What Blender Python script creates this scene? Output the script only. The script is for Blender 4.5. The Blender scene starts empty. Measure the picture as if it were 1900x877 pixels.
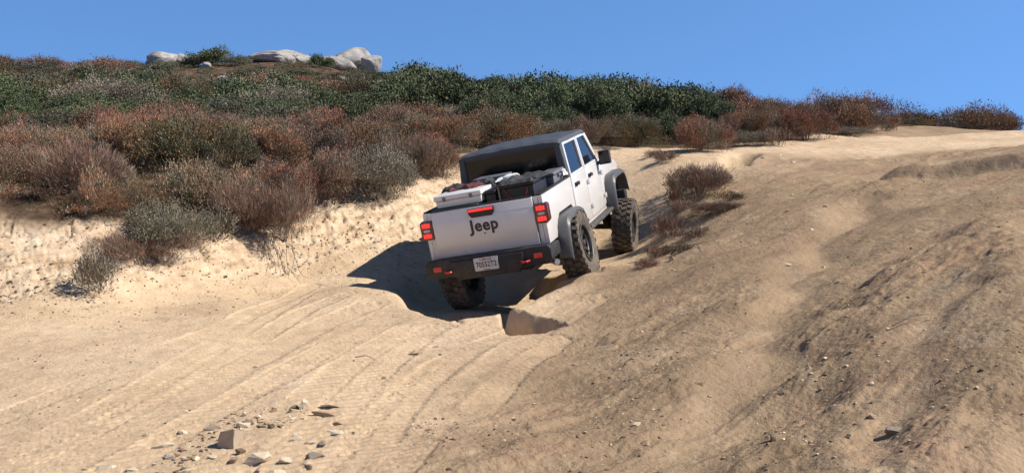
import bpy, bmesh, math, random
import numpy as np
from mathutils import Vector, Matrix
rad = math.radians
S = bpy.context.scene
# ------------------------------------------------------------------ camera, sky, sun
FPX, CX, CY = 1870.0, 950.0, 438.5
EYE = 1.6
TILT = math.atan((CY - 330) / FPX)
cam_d = bpy.data.cameras.new("camera"); cam = bpy.data.objects.new("camera", cam_d)
S.collection.objects.link(cam); S.camera = cam
cam.location = (0, 0, EYE); cam.rotation_euler = (math.pi / 2 - TILT, 0, 0)
cam_d.sensor_width = 36; cam_d.lens = FPX * 36 / 1900; cam_d.clip_end = 6000; cam_d.clip_start = .05
SUN_EL, SUN_AZ = 45.0, 99.0          # azimuth clockwise from +Y (towards +X)
w = bpy.data.worlds.new("World"); S.world = w; w.use_nodes = True
nt = w.node_tree; bg = nt.nodes["Background"]
sky = nt.nodes.new("ShaderNodeTexSky"); sky.sky_type = 'NISHITA'; sky.sun_disc = False
sky.sun_elevation = rad(SUN_EL); sky.sun_rotation = rad(SUN_AZ)
sky.altitude = 1500; sky.air_density = 1.0; sky.dust_density = .15; sky.ozone_density = 3.0
tc = nt.nodes.new("ShaderNodeTexCoord"); vm = nt.nodes.new("ShaderNodeVectorMath"); vm.operation = 'MULTIPLY_ADD'
vm.inputs[1].default_value = (1, 1, .9); vm.inputs[2].default_value = (0, 0, .30)
nt.links.new(tc.outputs['Generated'], vm.inputs[0])
vn = nt.nodes.new("ShaderNodeVectorMath"); vn.operation = 'NORMALIZE'
nt.links.new(vm.outputs[0], vn.inputs[0]); nt.links.new(vn.outputs[0], sky.inputs[0])
hsv = nt.nodes.new("ShaderNodeMixRGB"); hsv.blend_type = 'MULTIPLY'; hsv.inputs[0].default_value = 1; hsv.inputs[2].default_value = (.86, 1.14, 1.33, 1)
sx_ = nt.nodes.new("ShaderNodeSeparateXYZ"); nt.links.new(tc.outputs['Generated'], sx_.inputs[0])      # deep mountain sky: the zenith is much darker than the horizon
mz = nt.nodes.new("ShaderNodeMapRange"); mz.inputs[1].default_value = .18; mz.inputs[2].default_value = .8; mz.inputs[3].default_value = 1; mz.inputs[4].default_value = .38
nt.links.new(sx_.outputs[2], mz.inputs[0])
zm = nt.nodes.new("ShaderNodeMixRGB"); zm.blend_type = 'MULTIPLY'; zm.inputs[0].default_value = 1; nt.links.new(sky.outputs[0], zm.inputs[1]); nt.links.new(mz.outputs[0], zm.inputs[2])
nt.links.new(zm.outputs[0], hsv.inputs[1]); nt.links.new(hsv.outputs[0], bg.inputs[0]); bg.inputs[1].default_value = .12
sun_d = bpy.data.lights.new("sun", 'SUN'); sun = bpy.data.objects.new("sun", sun_d); S.collection.objects.link(sun)
sun_d.energy = 4.8; sun_d.angle = rad(.5); sun_d.color = (1, .93, .82)
sdir = Vector((math.sin(rad(SUN_AZ)) * math.cos(rad(SUN_EL)), math.cos(rad(SUN_AZ)) * math.cos(rad(SUN_EL)), math.sin(rad(SUN_EL))))
sun.rotation_euler = sdir.to_track_quat('Z', 'Y').to_euler()
S.view_settings.view_transform = 'Standard'; S.view_settings.look = 'None'; S.view_settings.gamma = 1
S.view_settings.use_curve_mapping = False; S.view_settings.exposure = .42
S.render.engine = 'CYCLES'; S.cycles.max_bounces = 5; S.cycles.diffuse_bounces = 1; S.cycles.transparent_max_bounces = 6

# ------------------------------------------------------------------ geometry of the place
ct, st = math.cos(TILT), math.sin(TILT)
def W(u, v, d):                       # survey point: direction (u, v), distance d -> world
    x = (u - CX) / FPX * d; h = -(v - CY) / FPX * d
    return np.array([x, d * ct + h * st, EYE - d * st + h * ct])
TR = dict(yaw=rad(-16.0), pitch=rad(11.1), roll=rad(-8.4), loc=(.104, 13.644, -.438))
Mc = (Matrix.Translation(TR['loc']) @ Matrix.Rotation(TR['yaw'], 4, 'Z') @ Matrix.Rotation(TR['pitch'], 4, 'X') @ Matrix.Rotation(TR['roll'], 4, 'Y'))
Mcam = Matrix(((1, 0, 0, 0), (0, ct, st, 0), (0, -st, ct, EYE), (0, 0, 0, 1)))
MT = Mcam @ Mc                        # truck frame: x right, y forward, z up, origin between the rear hubs
HUB = {'rr': (.845, 0, .215), 'lr': (-.845, 0, .02), 'rf': (.845, 3.487, -.19), 'lf': (-.845, 3.487, .05)}
RT = .462
def tpt(x, y, z): return MT @ Vector((x, y, z))
def wheel_foot(k, s=.0):
    c = MT @ Vector(HUB[k]); return np.array([c.x, c.y, c.z - RT * 1.0 + s])
ctl = []
def A(u, v, d): ctl.append(W(u, v, d))
def Z(x, y, z): ctl.append(np.array([x, y, z], float))
for p in [ # foreground and trail on the left
 (950,877,5.5),(560,877,5.6),(170,877,5.9),(0,877,6.0),(-200,877,6.2),(0,740,7.9),(170,740,7.7),(560,740,7.4),(800,740,7.3),
 (170,640,9.6),(400,640,9.7),(600,640,9.6),(800,640,9.5),(950,640,9.2),(400,560,12.2),(560,560,12.4),(700,575,11.6),(-100,600,10.6),(0,600,10.6),
 (655,526,13.2),(720,548,12.3),(790,578,11.2),(850,598,10.6),(905,597,10.7),(960,585,11.0),(1030,560,11.5),
 # foot and crest of the left bank
 (-100,520,11.6),(0,545,11.4),(170,556,11.6),(300,530,12.7),(430,512,13.8),(570,492,14.8),(650,470,15.2),(740,455,15.8),(790,440,16.4),
 (-100,400,12.8),(0,430,12.6),(170,455,12.5),(300,455,13.4),(420,440,14.4),(560,405,15.6),(660,390,16.4),(745,375,17.0),(810,335,18.6),
 (170,330,15.5),(330,320,16.5),(500,310,18),(700,300,19.5),(850,285,21),(0,330,15),(-100,330,15),
 # the hillside
 (-150,250,21),(0,250,21),(170,250,22),(400,250,23),(650,250,24),(850,250,25),(-150,190,31),(0,195,31),(170,200,31),(400,200,31),(650,205,31),(850,220,30),
 (-150,155,45),(170,158,44),(400,157,44),(640,165,42),(-150,138,60),(170,136,60),(400,132,60),(640,136,60),(760,170,50),(900,195,42),
 (1000,255,24),(1180,268,23.5),(1000,228,29),(1180,232,29),(1350,238,28),(1350,258,25),(1100,208,36),(1300,215,35),(1500,222,34),(1640,229,33),(1730,236,32.5),(1850,246,32),(2000,252,32),
 (1480,250,26),(1560,240,29),(1640,235,31),(1330,278,21.5),(1240,300,20),(1480,272,22.5),(1600,290,21),(1730,268,23),(1900,262,23),
 # trench bed going up behind the truck
 (1180,320,20.0),(1200,395,18.0),(1215,440,16.9),(1280,340,18.5),(1370,294,20.0),(1160,300,21.0),
 # the mound on the right
 (1245,455,15.4),(1260,400,16.4),(1300,385,16.3),(1360,360,17.0),(1200,490,14.2),(1300,450,13.6),(1380,310,19),(1450,330,17.6),(1560,320,18.3),(1640,325,17.8),(1730,318,16.6),
 (1830,305,16),(1960,300,15),(1500,400,13.4),(1620,400,13.0),(1730,395,12.2),(1900,380,11.6),
 (1400,500,10.8),(1500,500,10.4),(1600,490,10.6),(1730,470,9.6),(1900,440,9.3),(1500,600,8.3),(1600,600,7.9),(1730,600,7.2),(1900,570,7.0),
 (1500,700,6.85),(1620,740,6.2),(1730,710,6.1),(1900,690,5.8),(1500,800,5.95),(1730,877,4.85),(1900,877,4.7),(2050,877,4.6),(1300,877,5.15),
 (1150,540,11.5),(1100,650,9.0),(1200,650,8.4),(1100,760,7.05),(1300,600,8.9),(1300,720,6.9),(1300,520,10.9),
 ]: A(*p)
for x, y, z in [(-3,3,.02),(0,3,0),(2.5,3,.22),(-2,1,0),(2,1,.15),(0,.6,0),(4.5,3,.5),(-5,3,0)]: Z(x, y, z)
# beyond the crest the land falls away
for u, d, z in [(-150,90,4.5),(170,90,4.5),(400,90,4.5),(640,85,4.5),(900,64,2.4),(1100,55,1.0),(1300,52,.6),(1500,50,.4),(1730,48,0),(2000,48,-.4),
                (-150,220,-12),(400,220,-12),(900,220,-12),(1500,200,-12),(2000,200,-12)]:
    Z((u - CX) / FPX * d, d, z)
# ground under the wheels
for k in HUB:
    f = wheel_foot(k, .02)
    ctl.append(f)
    if k in ('rr', 'rf'):
        a = MT.to_3x3() @ Vector((0, .45, 0)); b = MT.to_3x3() @ Vector((0, -.45, 0))
        ctl.append(f + np.array([a.x, a.y, .10])); ctl.append(f + np.array([b.x, b.y, .0]))
ctl = np.array(ctl)
AMAX = 1.0
def warp(x, y):
    r = np.sqrt(x * x + y * y) + 1e-6
    a = np.clip(np.arctan2(x, y), -.72, .72)
    return np.stack([a * 1.5, np.log(r)], -1)
def tps_fit(P, z, lam):
    n = len(P); D = np.linalg.norm(P[:, None] - P[None], axis=-1); K = np.where(D > 0, D * D * np.log(D + 1e-12), 0) + lam * np.eye(n)
    Q = np.hstack([np.ones((n, 1)), P]); M = np.zeros((n + 3, n + 3)); M[:n, :n] = K; M[:n, n:] = Q; M[n:, :n] = Q.T
    return np.linalg.solve(M, np.concatenate([z, np.zeros(3)]))
CP = warp(ctl[:, 0], ctl[:, 1]); CW = tps_fit(CP, ctl[:, 2], 2e-5)
def base(x, y):
    x = np.atleast_1d(np.asarray(x, float)); y = np.atleast_1d(np.asarray(y, float)); out = np.empty(x.shape)
    P = warp(np.clip(x, -1e9, 1e9), y).reshape(-1, 2); P[:, 1] = np.clip(P[:, 1], -.6, math.log(215)); o = np.empty(len(P))
    for i in range(0, len(P), 20000):
        D2 = ((P[i:i + 20000, None] - CP[None]) ** 2).sum(-1)
        o[i:i + 20000] = (.5 * D2 * np.log(D2 + 1e-18)) @ CW[:-3] + CW[-3] + P[i:i + 20000] @ CW[-2:]
    return o.reshape(x.shape)
# value noise
def _h(ix, iy, s):
    n = (ix.astype(np.int64) * 374761393 + iy.astype(np.int64) * 668265263 + s * 1442695041) & 0xffffffff
    n = ((n ^ (n >> 13)) * 1274126177) & 0xffffffff
    return ((n ^ (n >> 16)) & 0xffffff) / float(0xffffff)
def vn2(x, y, s=0):
    ix = np.floor(x); iy = np.floor(y); fx = x - ix; fy = y - iy
    fx = fx * fx * fx * (fx * (fx * 6 - 15) + 10); fy = fy * fy * fy * (fy * (fy * 6 - 15) + 10)
    a = _h(ix, iy, s); b = _h(ix + 1, iy, s); c = _h(ix, iy + 1, s); d = _h(ix + 1, iy + 1, s)
    return (a + (b - a) * fx + (c - a) * fy + (a - b - c + d) * fx * fy) * 2 - 1
def fbm(x, y, o=4, s=0, g=.5):
    t = 0; a = 1; m = 0
    for i in range(o):
        t = t + a * vn2(x, y, s + i * 17); m += a; a *= g; x, y = x * 1.93 + y * .47 + 3.1, y * 1.93 - x * .47 + 1.7
    return t / m
def ss(a, b, x): t = np.clip((x - a) / (b - a), 0, 1); return t * t * (3 - 2 * t)
def hit(u, v, dmin=4.0, dmax=120.0, f=None):     # where the sight line (u, v) meets the land
    f = f or base
    ds = np.geomspace(dmin, dmax, 700); P = np.array([W(u, v, d) for d in ds])
    b = f(P[:, 0], P[:, 1]) - P[:, 2]; k = np.where(b > 0)[0]
    if len(k) == 0: return None
    i = k[0]
    if i == 0: return P[0]
    t = b[i - 1] / (b[i - 1] - b[i]); p = P[i - 1] * (1 - t) + P[i] * t
    return p
def pline_dist(x, y, pts):
    best = np.full(x.shape, 1e9); arc = np.zeros(x.shape); side = np.zeros(x.shape); s0 = 0
    for a, b in zip(pts[:-1], pts[1:]):
        e = b - a; L = np.hypot(*e); t = np.clip(((x - a[0]) * e[0] + (y - a[1]) * e[1]) / L ** 2, 0, 1)
        dx = x - a[0] - t * e[0]; dy = y - a[1] - t * e[1]; d = np.hypot(dx, dy); m = d < best
        best[m] = d[m]; arc[m] = (s0 + t * L)[m]; side[m] = np.sign(e[0] * dy - e[1] * dx)[m]; s0 += L
    return best, arc, side
def smoothline(pts, n=8):
    P = [pts[0]] + list(pts) + [pts[-1]]; out = []
    for i in range(1, len(P) - 2):
        for k in range(n):
            t = k / n; out.append(.5 * ((2 * P[i]) + (-P[i - 1] + P[i + 1]) * t + (2 * P[i - 1] - 5 * P[i] + 4 * P[i + 1] - P[i + 2]) * t * t + (-P[i - 1] + 3 * P[i] - 3 * P[i + 1] + P[i + 2]) * t ** 3))
    out.append(P[-2]); return np.array(out)
def poly_sd(x, y, poly):              # signed distance, positive inside
    n = len(poly); ins = np.zeros(x.shape, bool); best = np.full(x.shape, 1e9)
    for i in range(n):
        a = poly[i]; b = poly[(i + 1) % n]; e = b - a; L2 = (e ** 2).sum()
        t = np.clip(((x - a[0]) * e[0] + (y - a[1]) * e[1]) / L2, 0, 1)
        best = np.minimum(best, np.hypot(x - a[0] - t * e[0], y - a[1] - t * e[1]))
        c = ((a[1] > y) != (b[1] > y)) & (x < (b[0] - a[0]) * (y - a[1]) / (b[1] - a[1] + 1e-12) + a[0]); ins ^= c
    return np.where(ins, best, -best)
def PL(*uvd): return np.array([W(*p)[:2] for p in uvd])
lr = wheel_foot('lr'); lf = wheel_foot('lf')
PIT = np.array(list(PL((730,560,12.0),(795,588,11.1),(850,603,10.65),(905,596,10.9),(958,578,11.35),(1008,560,11.9),(1045,536,12.5),(1066,518,13.0)))
      + [np.array(tpt(.58, -.3, 0))[:2], np.array(tpt(.50, .8, 0))[:2], np.array(tpt(-.2, 1.9, 0))[:2], np.array(tpt(-1.3, 1.6, 0))[:2], np.array(tpt(-1.9, .8, 0))[:2]]
      + list(PL((745,478,15.0),(728,515,13.6))))
PITZ = lr[2]
HOLE = PL((925,582,11.2),(950,582,11.1),(1000,583,10.8),(1040,586,10.5),(1050,600,10.15),(1005,625,9.75),(950,626,9.8),(922,606,10.35))
MND = PL((1620,345,15.9),(1680,318,17.0),(1740,300,17.8),(1900,288,18.2),(2050,290,17),(2050,360,14),(1900,352,14.4),(1740,345,15.2))
MND2 = PL((1470,668,7.3),(1520,610,8.1),(1600,530,9.3),(1740,430,10.8),(1900,400,11.2),(2050,700,6),(1800,1000,4),(1450,900,4.9))
MOUND = PL((560,960,4.6),(700,877,5.5),(850,730,7.3),(990,615,10),(1085,535,12.4),(1180,492,14.2),(1236,466,15.3),(1262,400,16.6),(1345,325,18.9),(1420,288,20.6),(1600,285,20.4),(1900,280,20.5),(2300,300,18),(2300,700,6),(1500,1200,3.0),(800,1200,3.0))
GUL = smoothline(PL((1770,300,17.2),(1720,318,16.8),(1660,335,16.6),(1600,345,16.7)))
GUL2 = smoothline(PL((1760,335,15.5),(1710,345,15.3),(1680,362,14.6)))
CRK = smoothline(PL((1385,285,20.6),(1368,300,20.0),(1362,315,19.4)), 5)
TRK = [smoothline(np.array([hit(u, v)[:2] for u, v in l])) for l in [
  [(-40,860),(170,772),(300,700),(450,610),(550,555),(625,522)],
  [(-40,930),(170,835),(330,745),(480,662),(600,600),(690,562)],
  [(60,960),(240,860),(400,765),(560,680),(690,612),(770,588)],
  [(560,960),(655,860),(740,750),(830,672),(930,625),(1010,600),(1075,560)],
  [(640,960),(745,860),(830,750),(910,672),(1000,618),(1060,585),(1110,550)],
  [(380,960),(520,850),(640,745),(730,662),(790,615),(835,600)],
]]
TRK += [smoothline(np.array([hit(u, v)[:2] for u, v in l])) for l in [
  [(-60,800),(170,705),(330,640),(480,575),(575,530)], [(170,890),(330,800),(480,715),(620,640),(730,590)], [(480,960),(600,850),(700,745),(790,660),(870,612)],
  [(700,960),(800,860),(880,765),(950,690),(1040,625)], [(-80,900),(170,800),(300,728),(430,655),(560,580),(640,545)], [(300,960),(430,850),(560,750),(660,665),(760,605)]]]
TRW = [.17, .2, .15, .17, .14, .17, .16, .16, .15, .13, .14, .17]
RUT = smoothline(np.array([hit(u, v)[:2] for u, v in [(1260,877),(1340,740),(1400,660),(1460,560),(1510,480),(1560,420),(1600,370)]]))
RUT2 = smoothline(np.array([hit(u, v)[:2] for u, v in [(1640,877),(1670,740),(1700,650),(1790,560)]]))
BANK = PL((-100,522,11.5),(0,545,11.4),(170,556,11.6),(300,530,12.7),(430,512,13.8),(570,492,14.8),(650,470,15.2),(740,455,15.8),(790,440,16.4),(860,400,18.5),
          (850,320,19.6),(810,330,18.9),(745,370,17.4),(660,385,16.8),(560,400,16.0),(420,435,14.8),(300,450,13.8),(170,450,12.9),(0,425,13.0),(-100,395,13.2))
def land(x, y, fine=True):
    x = np.atleast_1d(np.asarray(x, float)).copy(); y = np.atleast_1d(np.asarray(y, float)).copy(); shp = x.shape; x = x.ravel(); y = y.ravel()
    z = base(x, y); r = np.hypot(x, y); A_ = {}
    near = np.where((np.abs(x) < 16) & (y > -1) & (y < 26))[0]
    X = x[near]; Y = y[near]; zz = z[near]
    wx = X + .12 * vn2(X * 2.1, Y * 2.1, 5); wy = Y + .12 * vn2(X * 2.1, Y * 2.1, 9)
    sd = poly_sd(wx, wy, PIT); rgt = ss(-.9, -.2, X); m = ss(-.05, .60 - .44 * rgt, sd); front = ss(0, 1, (13.45 - Y) / .7)
    zz = zz * (1 - m) + np.minimum(zz, PITZ - .42 * front + .05 * fbm(X * 2, Y * 2, 3, 4)) * m; zz = zz + .05 * np.exp(-((sd + .14) / .2) ** 2) * rgt * ss(0, 1, (13.5 - Y) / .6)
    sd2 = poly_sd(X + .05 * vn2(X * 6, Y * 6, 3), Y + .05 * vn2(X * 6, Y * 6, 8), HOLE); zz = zz - .40 * ss(-.01, .09, sd2) * ss(9.7, 10.2, Y); zz = zz + .20 * ss(-.06, .35, poly_sd(X + .1 * vn2(X, Y, 77), Y, MND)) + .13 * ss(-.1, .45, poly_sd(wx, wy, MND2))
    # ravines
    for ln, dp, wd in ((GUL, .16, .3), (CRK, .75, .15)):
        d, s, sg = pline_dist(wx, wy, ln); zz = zz - dp * np.exp(-(d / wd) ** 2)
    bank = ss(-.25, .25, poly_sd(wx, wy, BANK))
    right = ss(-.8, .6, poly_sd(X, Y, MOUND) + .3 * vn2(X * .7, Y * .7, 2)) * (1 - m)
    # wheel tracks with lug prints
    trk = np.zeros(len(X)); lug = np.zeros(len(X))
    for i, (ln, wd) in enumerate(zip(TRK, TRW)):
        d, s, sg = pline_dist(X, Y, ln); d = d + .012 * vn2(X * 5, Y * 5, 30 + i); k = 1 - ss(wd * .85, wd * 1.15, d)
        vis = ss(-.5, .3, vn2(s * .5, s * 0 + i * 7.3, 40 + i) + .35)
        trk = np.maximum(trk, k * vis)
        berm = np.exp(-((d - wd * 1.2) / .03) ** 2)
        ph = s / (.10 + .014 * (i % 3)) * 2 * math.pi + (d / wd) * 4.0 * sg * 1.0
        tr = -ss(.25, .75, np.sin(ph)) + .25
        zz = zz - .006 * k * vis + .004 * berm * vis * ss(-.2, .4, vn2(s * 2, s * 0, 90 + i)) + (.026 * tr * k * (1 - .6 * np.exp(-((d - wd * .45) / .015) ** 2))) * vis
    for ln, wd, dp in ((RUT, .30, .10), (RUT2, .2, .06)):
        d, s, sg = pline_dist(wx, wy, ln); zz = zz - dp * np.exp(-(d / wd) ** 2); trk = np.maximum(trk, .45 * np.exp(-(d / wd) ** 2))
    # bank: crumbling strata and runnels
    q = (X * .62 + zz * 1.3 + Y * .1); runn = 1 - np.abs(vn2((X * .9 + Y * .3) * 3.4, zz * 2.0 + Y * .8, 11))
    runn2 = 1 - np.abs(fbm((X * .9 + Y * .3 - zz * .9) * 5.2, (zz + X * .4) * 2.6, 3, 13))
    strat = fbm((X * .8 + zz * 1.1) * 1.6 + .4 * vn2(X, Y, 15), (zz * 1.5 - X * .7) * 5.5, 4, 13); big = fbm(X * .9, Y * .9, 3, 12)
    al_, ac_ = X * .8 - zz * .6, X * .6 + zz * .8
    strk = fbm(al_ * 2.4 + Y * .3, ac_ * 7.5, 3, 16); blk = np.abs(fbm(al_ * 3.5, ac_ * 3.5 + Y, 3, 18))
    rough = .09 * np.clip(strat, -.3, 1) + .13 * big + .05 * fbm(X * 6, Y * 6, 4, 14, .62) - .06 * ss(.12, .30, fbm(al_ * 4.4 + Y * .3, ac_ * 15, 3, 16)) * ss(-.2, .2, big) - .03 * (1 - ss(0, .07, blk)) + .03 * np.abs(fbm(al_ * 8, ac_ * 18, 3, 19))
    zz = zz + bank * rough * (1 - trk)
    # crust of the mound: worn clods, runnels falling to the trail
    al = (X * .75 + Y * .66); ac = (-X * .66 + Y * .75)
    clod = np.clip(fbm(al * 2.2, ac * 5.0, 4, 21) - .02, 0, 1)
    cm = ss(.0, .35, vn2(X * .55 + 4, Y * .45, 23)) * right
    zz = zz + right * (.018 * fbm(al * 2.0, ac * 4.5, 4, 25) + .035 * fbm(al * .9, ac * .9, 3, 27) + .075 * fbm(al * .45, ac * 1.3, 3, 28)) + .07 * cm * clod * (1 - trk)
    zz = zz + (1 - right) * (.02 * fbm(X * 1.2, Y * 1.2, 3, 31)) * (1 - trk * .6)
    if fine:
        zz = zz + (.005 * fbm(X * 14, Y * 14, 3, 33) + .004 * fbm(X * 45, Y * 45, 2, 35)) * (1 - .85 * trk) * (1 + bank + .6 * right)
    z[near] = zz
    far = ss(14, 30, r); z = z + far * (.22 * fbm(x * .25, y * .25, 3, 51) + .05 * fbm(x * 1.1, y * 1.1, 3, 53)) * (1 - ss(150, 300, r) * .0)
    for nm, arr in (('bank', bank), ('right', right), ('trk', trk), ('clod', cm * clod)):
        f = np.zeros(len(x)); f[near] = arr; A_[nm] = f
    far_r = ss(0, 1, (x - (-.9 + .13 * y)) * .5); idx = np.ones(len(x), bool); idx[near] = False; A_['right'][idx] = far_r[idx]
    return z.reshape(shp), A_
def H(x, y): return float(land(np.array([x]), np.array([y]), False)[0][0])
def Hs(x, y): return land(x, y, False)[0]
def onland(u, v): return hit(u, v, f=Hs)

# ------------------------------------------------------------------ material helpers
class NT:
    def __init__(s, name):
        s.m = bpy.data.materials.new(name); s.m.use_nodes = True; s.t = s.m.node_tree; s.b = s.t.nodes["Principled BSDF"]
        s.b.inputs['Specular IOR Level'].default_value = .3
    def n(s, t, **k):
        x = s.t.nodes.new(t)
        for a, v in k.items(): setattr(x, a, v)
        return x
    def l(s, a, b): s.t.links.new(a, b)
    def noise(s, scale, detail=4, rough=.55, vec=None, stretch=None):
        x = s.n("ShaderNodeTexNoise"); x.inputs['Scale'].default_value = scale; x.inputs['Detail'].default_value = detail; x.inputs['Roughness'].default_value = rough
        v = vec or s.obj()
        if stretch:
            mp = s.n("ShaderNodeMapping"); mp.inputs['Scale'].default_value = stretch[:3]
            if len(stretch) > 3: mp.inputs['Rotation'].default_value = (stretch[3], stretch[4], stretch[5])
            s.l(v, mp.inputs[0]); v = mp.outputs[0]
        s.l(v, x.inputs['Vector']); return x.outputs['Fac']
    def obj(s):
        if not hasattr(s, '_o'): s._o = s.n("ShaderNodeTexCoord").outputs['Object']
        return s._o
    def ramp(s, f, stops):
        x = s.n("ShaderNodeValToRGB"); e = x.color_ramp.elements
        e[0].position, e[0].color = stops[0][0], c4(stops[0][1]); e[1].position, e[1].color = stops[-1][0], c4(stops[-1][1])
        for p, c in stops[1:-1]: q = e.new(p); q.color = c4(c)
        s.l(f, x.inputs[0]); return x.outputs[0]
    def mix(s, f, a, b, mode='MIX'):
        x = s.n("ShaderNodeMixRGB", blend_type=mode)
        for i, v in enumerate((f, a, b)):
            if hasattr(v, 'links'): s.l(v, x.inputs[i])
            else: x.inputs[i].default_value = v if i == 0 else c4(v)
        return x.outputs[0]
    def math(s, op, a, b=0.0):
        x = s.n("ShaderNodeMath", operation=op)
        for i, v in enumerate((a, b)):
            if hasattr(v, 'links'): s.l(v, x.inputs[i])
            else: x.inputs[i].default_value = v
        return x.outputs[0]
    def bump(s, h, dist, strength=1.0, prev=None):
        x = s.n("ShaderNodeBump"); x.inputs['Distance'].default_value = dist; x.inputs['Strength'].default_value = strength
        s.l(h, x.inputs['Height'])
        if prev is not None: s.l(prev, x.inputs['Normal'])
        s.l(x.outputs[0], s.b.inputs['Normal']); return x.outputs[0]
    def col(s, c):
        if hasattr(c, 'links'): s.l(c, s.b.inputs['Base Color'])
        else: s.b.inputs['Base Color'].default_value = c4(c)
def c4(c):
    if isinstance(c, (int, float)): c = (c, c, c)
    return tuple(c)[:3] + (1,)
MATS = {}
def simple(name, c, rough=.5, metal=0, dust=0, dustc=(.42, .32, .22), spec=.4, nscale=3.0, bump=0, coat=0, emit=None, dlo=.45, dhi=.75):
    s = NT(name); s.b.inputs['Roughness'].default_value = rough; s.b.inputs['Metallic'].default_value = metal; s.b.inputs['Specular IOR Level'].default_value = spec
    f = s.noise(nscale, 6, .65); base_ = s.mix(f, [x * .9 for x in c], [min(1, x * 1.08) for x in c])
    if dust:
        g = s.noise(nscale * 1.7, 8, .7); g = s.ramp(g, [(dlo, 0), (dhi, dust)]); base_ = s.mix(g, base_, dustc)
        r = s.mix(g, (rough,) * 3, (.95,) * 3); s.l(r, s.b.inputs['Roughness'])
    s.col(base_)
    if bump: s.bump(s.noise(nscale * 30, 3), bump)
    if coat: s.b.inputs['Coat Weight'].default_value = coat; s.b.inputs['Coat Roughness'].default_value = .08
    if emit: s.b.inputs['Emission Color'].default_value = c4(emit[0]); s.b.inputs['Emission Strength'].default_value = emit[1]
    MATS[name] = s.m; return s.m

def ground_material():
    s = NT("ground"); s.b.inputs['Roughness'].default_value = 1; s.b.inputs['Specular IOR Level'].default_value = .1
    at = s.n("ShaderNodeAttribute", attribute_name="zone"); sp = s.n("ShaderNodeSeparateColor"); s.l(at.outputs['Color'], sp.inputs[0])
    at2 = s.n("ShaderNodeAttribute", attribute_name="cover"); sp2 = s.n("ShaderNodeSeparateColor"); s.l(at2.outputs['Color'], sp2.inputs[0])
    o = s.obj()
    n1 = s.noise(.7, 5, .6); n2 = s.noise(4.5, 6, .65); n3 = s.noise(30, 5, .7); n4 = s.noise(1.6, 4, .6, stretch=(1, 1, 1))
    left = s.ramp(n1, [(.25, (.55, .395, .25)), (.5, (.66, .49, .325)), (.75, (.725, .555, .385))])
    right = s.ramp(n1, [(.28, (.255, .182, .115)), (.5, (.35, .25, .16)), (.72, (.46, .33, .215))])
    right = s.mix(s.ramp(s.noise(1.1, 5, .6, stretch=(1, 1, 1)), [(.5, 0), (.7, .6)]), right, (.37, .225, .15))
    pale = s.ramp(s.noise(2.3, 6, .7, stretch=(1.3, .7, 1)), [(.57, 0), (.70, .75)]); right = s.mix(pale, right, (.50, .40, .28))
    base_ = s.mix(sp.outputs[1], left, right)
    strata = s.noise(2.6, 6, .68, stretch=(1.0, .6, 3.6, 0, rad(-34), 0))
    bank = s.ramp(strata, [(.30, (.30, .20, .125)), (.41, (.56, .40, .26)), (.55, (.70, .545, .385)), (.70, (.76, .62, .45)), (.8, (.50, .42, .33))])
    base_ = s.mix(sp.outputs[0], base_, bank)
    base_ = s.mix(s.math('MULTIPLY', sp.outputs[2], .35), base_, (.56, .41, .27))
    base_ = s.mix(s.ramp(n2, [(.3, .34), (.6, 0)]), base_, (.24, .16, .10))
    base_ = s.mix(s.ramp(n3, [(.3, .22), (.46, 0)]), base_, (.17, .12, .08))
    base_ = s.mix(s.ramp(n3, [(.62, 0), (.8, .35)]), base_, (.74, .62, .46))
    vo = s.n("ShaderNodeTexVoronoi"); vo.inputs['Scale'].default_value = 26; s.l(o, vo.inputs['Vector'])
    v2 = s.noise(7, 3); spk = s.math('MULTIPLY', s.ramp(vo.outputs['Distance'], [(.10, 1), (.22, 0)]), s.ramp(v2, [(.5, 0), (.62, .8)]))
    base_ = s.mix(spk, base_, s.ramp(s.noise(11, 2), [(.4, (.16, .11, .08)), (.6, (.66, .55, .42))]))
    litter = s.ramp(s.noise(3, 6, .7), [(.35, (.055, .036, .024)), (.55, (.13, .085, .055)), (.75, (.27, .19, .13))])
    base_ = s.mix(sp2.outputs[0], base_, litter)
    s.col(base_)
    # fine relief: grit, crumbs, long shallow scratches down the slopes
    q = s.math('SUBTRACT', 1.0, s.math('MULTIPLY', sp.outputs[2], .75)); b = s.bump(s.math('MULTIPLY', s.noise(22, 8, .72), q), .027, .7)
    b = s.bump(s.noise(5, 5, .6, stretch=(1, .5, 1, 0, 0, rad(-38))), .04, .5, b)
    b = s.bump(s.noise(70, 4, .7), .012, .8, b)
    return s.m

# ------------------------------------------------------------------ mesh helpers
def link(o, parent=None):
    S.collection.objects.link(o)
    if parent is not None: o.parent = parent
    return o
def np_mesh(name, v, f, mat, cols=None, smooth=False, parent=None):
    v = np.asarray(v, np.float32); f = np.asarray(f, np.int32); n, k = f.shape
    me = bpy.data.meshes.new(name); me.vertices.add(len(v)); me.vertices.foreach_set('co', v.ravel())
    me.loops.add(n * k); me.loops.foreach_set('vertex_index', f.ravel()); me.polygons.add(n)
    me.polygons.foreach_set('loop_start', np.arange(0, n * k, k, dtype=np.int32))
    me.polygons.foreach_set('use_smooth', np.full(n, smooth))
    if cols:
        for nm, c in cols.items():
            a = me.color_attributes.new(nm, 'FLOAT_COLOR', 'POINT'); a.data.foreach_set('color', np.asarray(c, np.float32).ravel())
    me.update(); me.validate()
    if mat: me.materials.append(mat)
    return link(bpy.data.objects.new(name, me), parent)
def tag(o, label=None, cat=None, group=None, kind=None):
    for k, v in (('label', label), ('category', cat), ('group', group), ('kind', kind)):
        if v: o[k] = v
    return o
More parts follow.
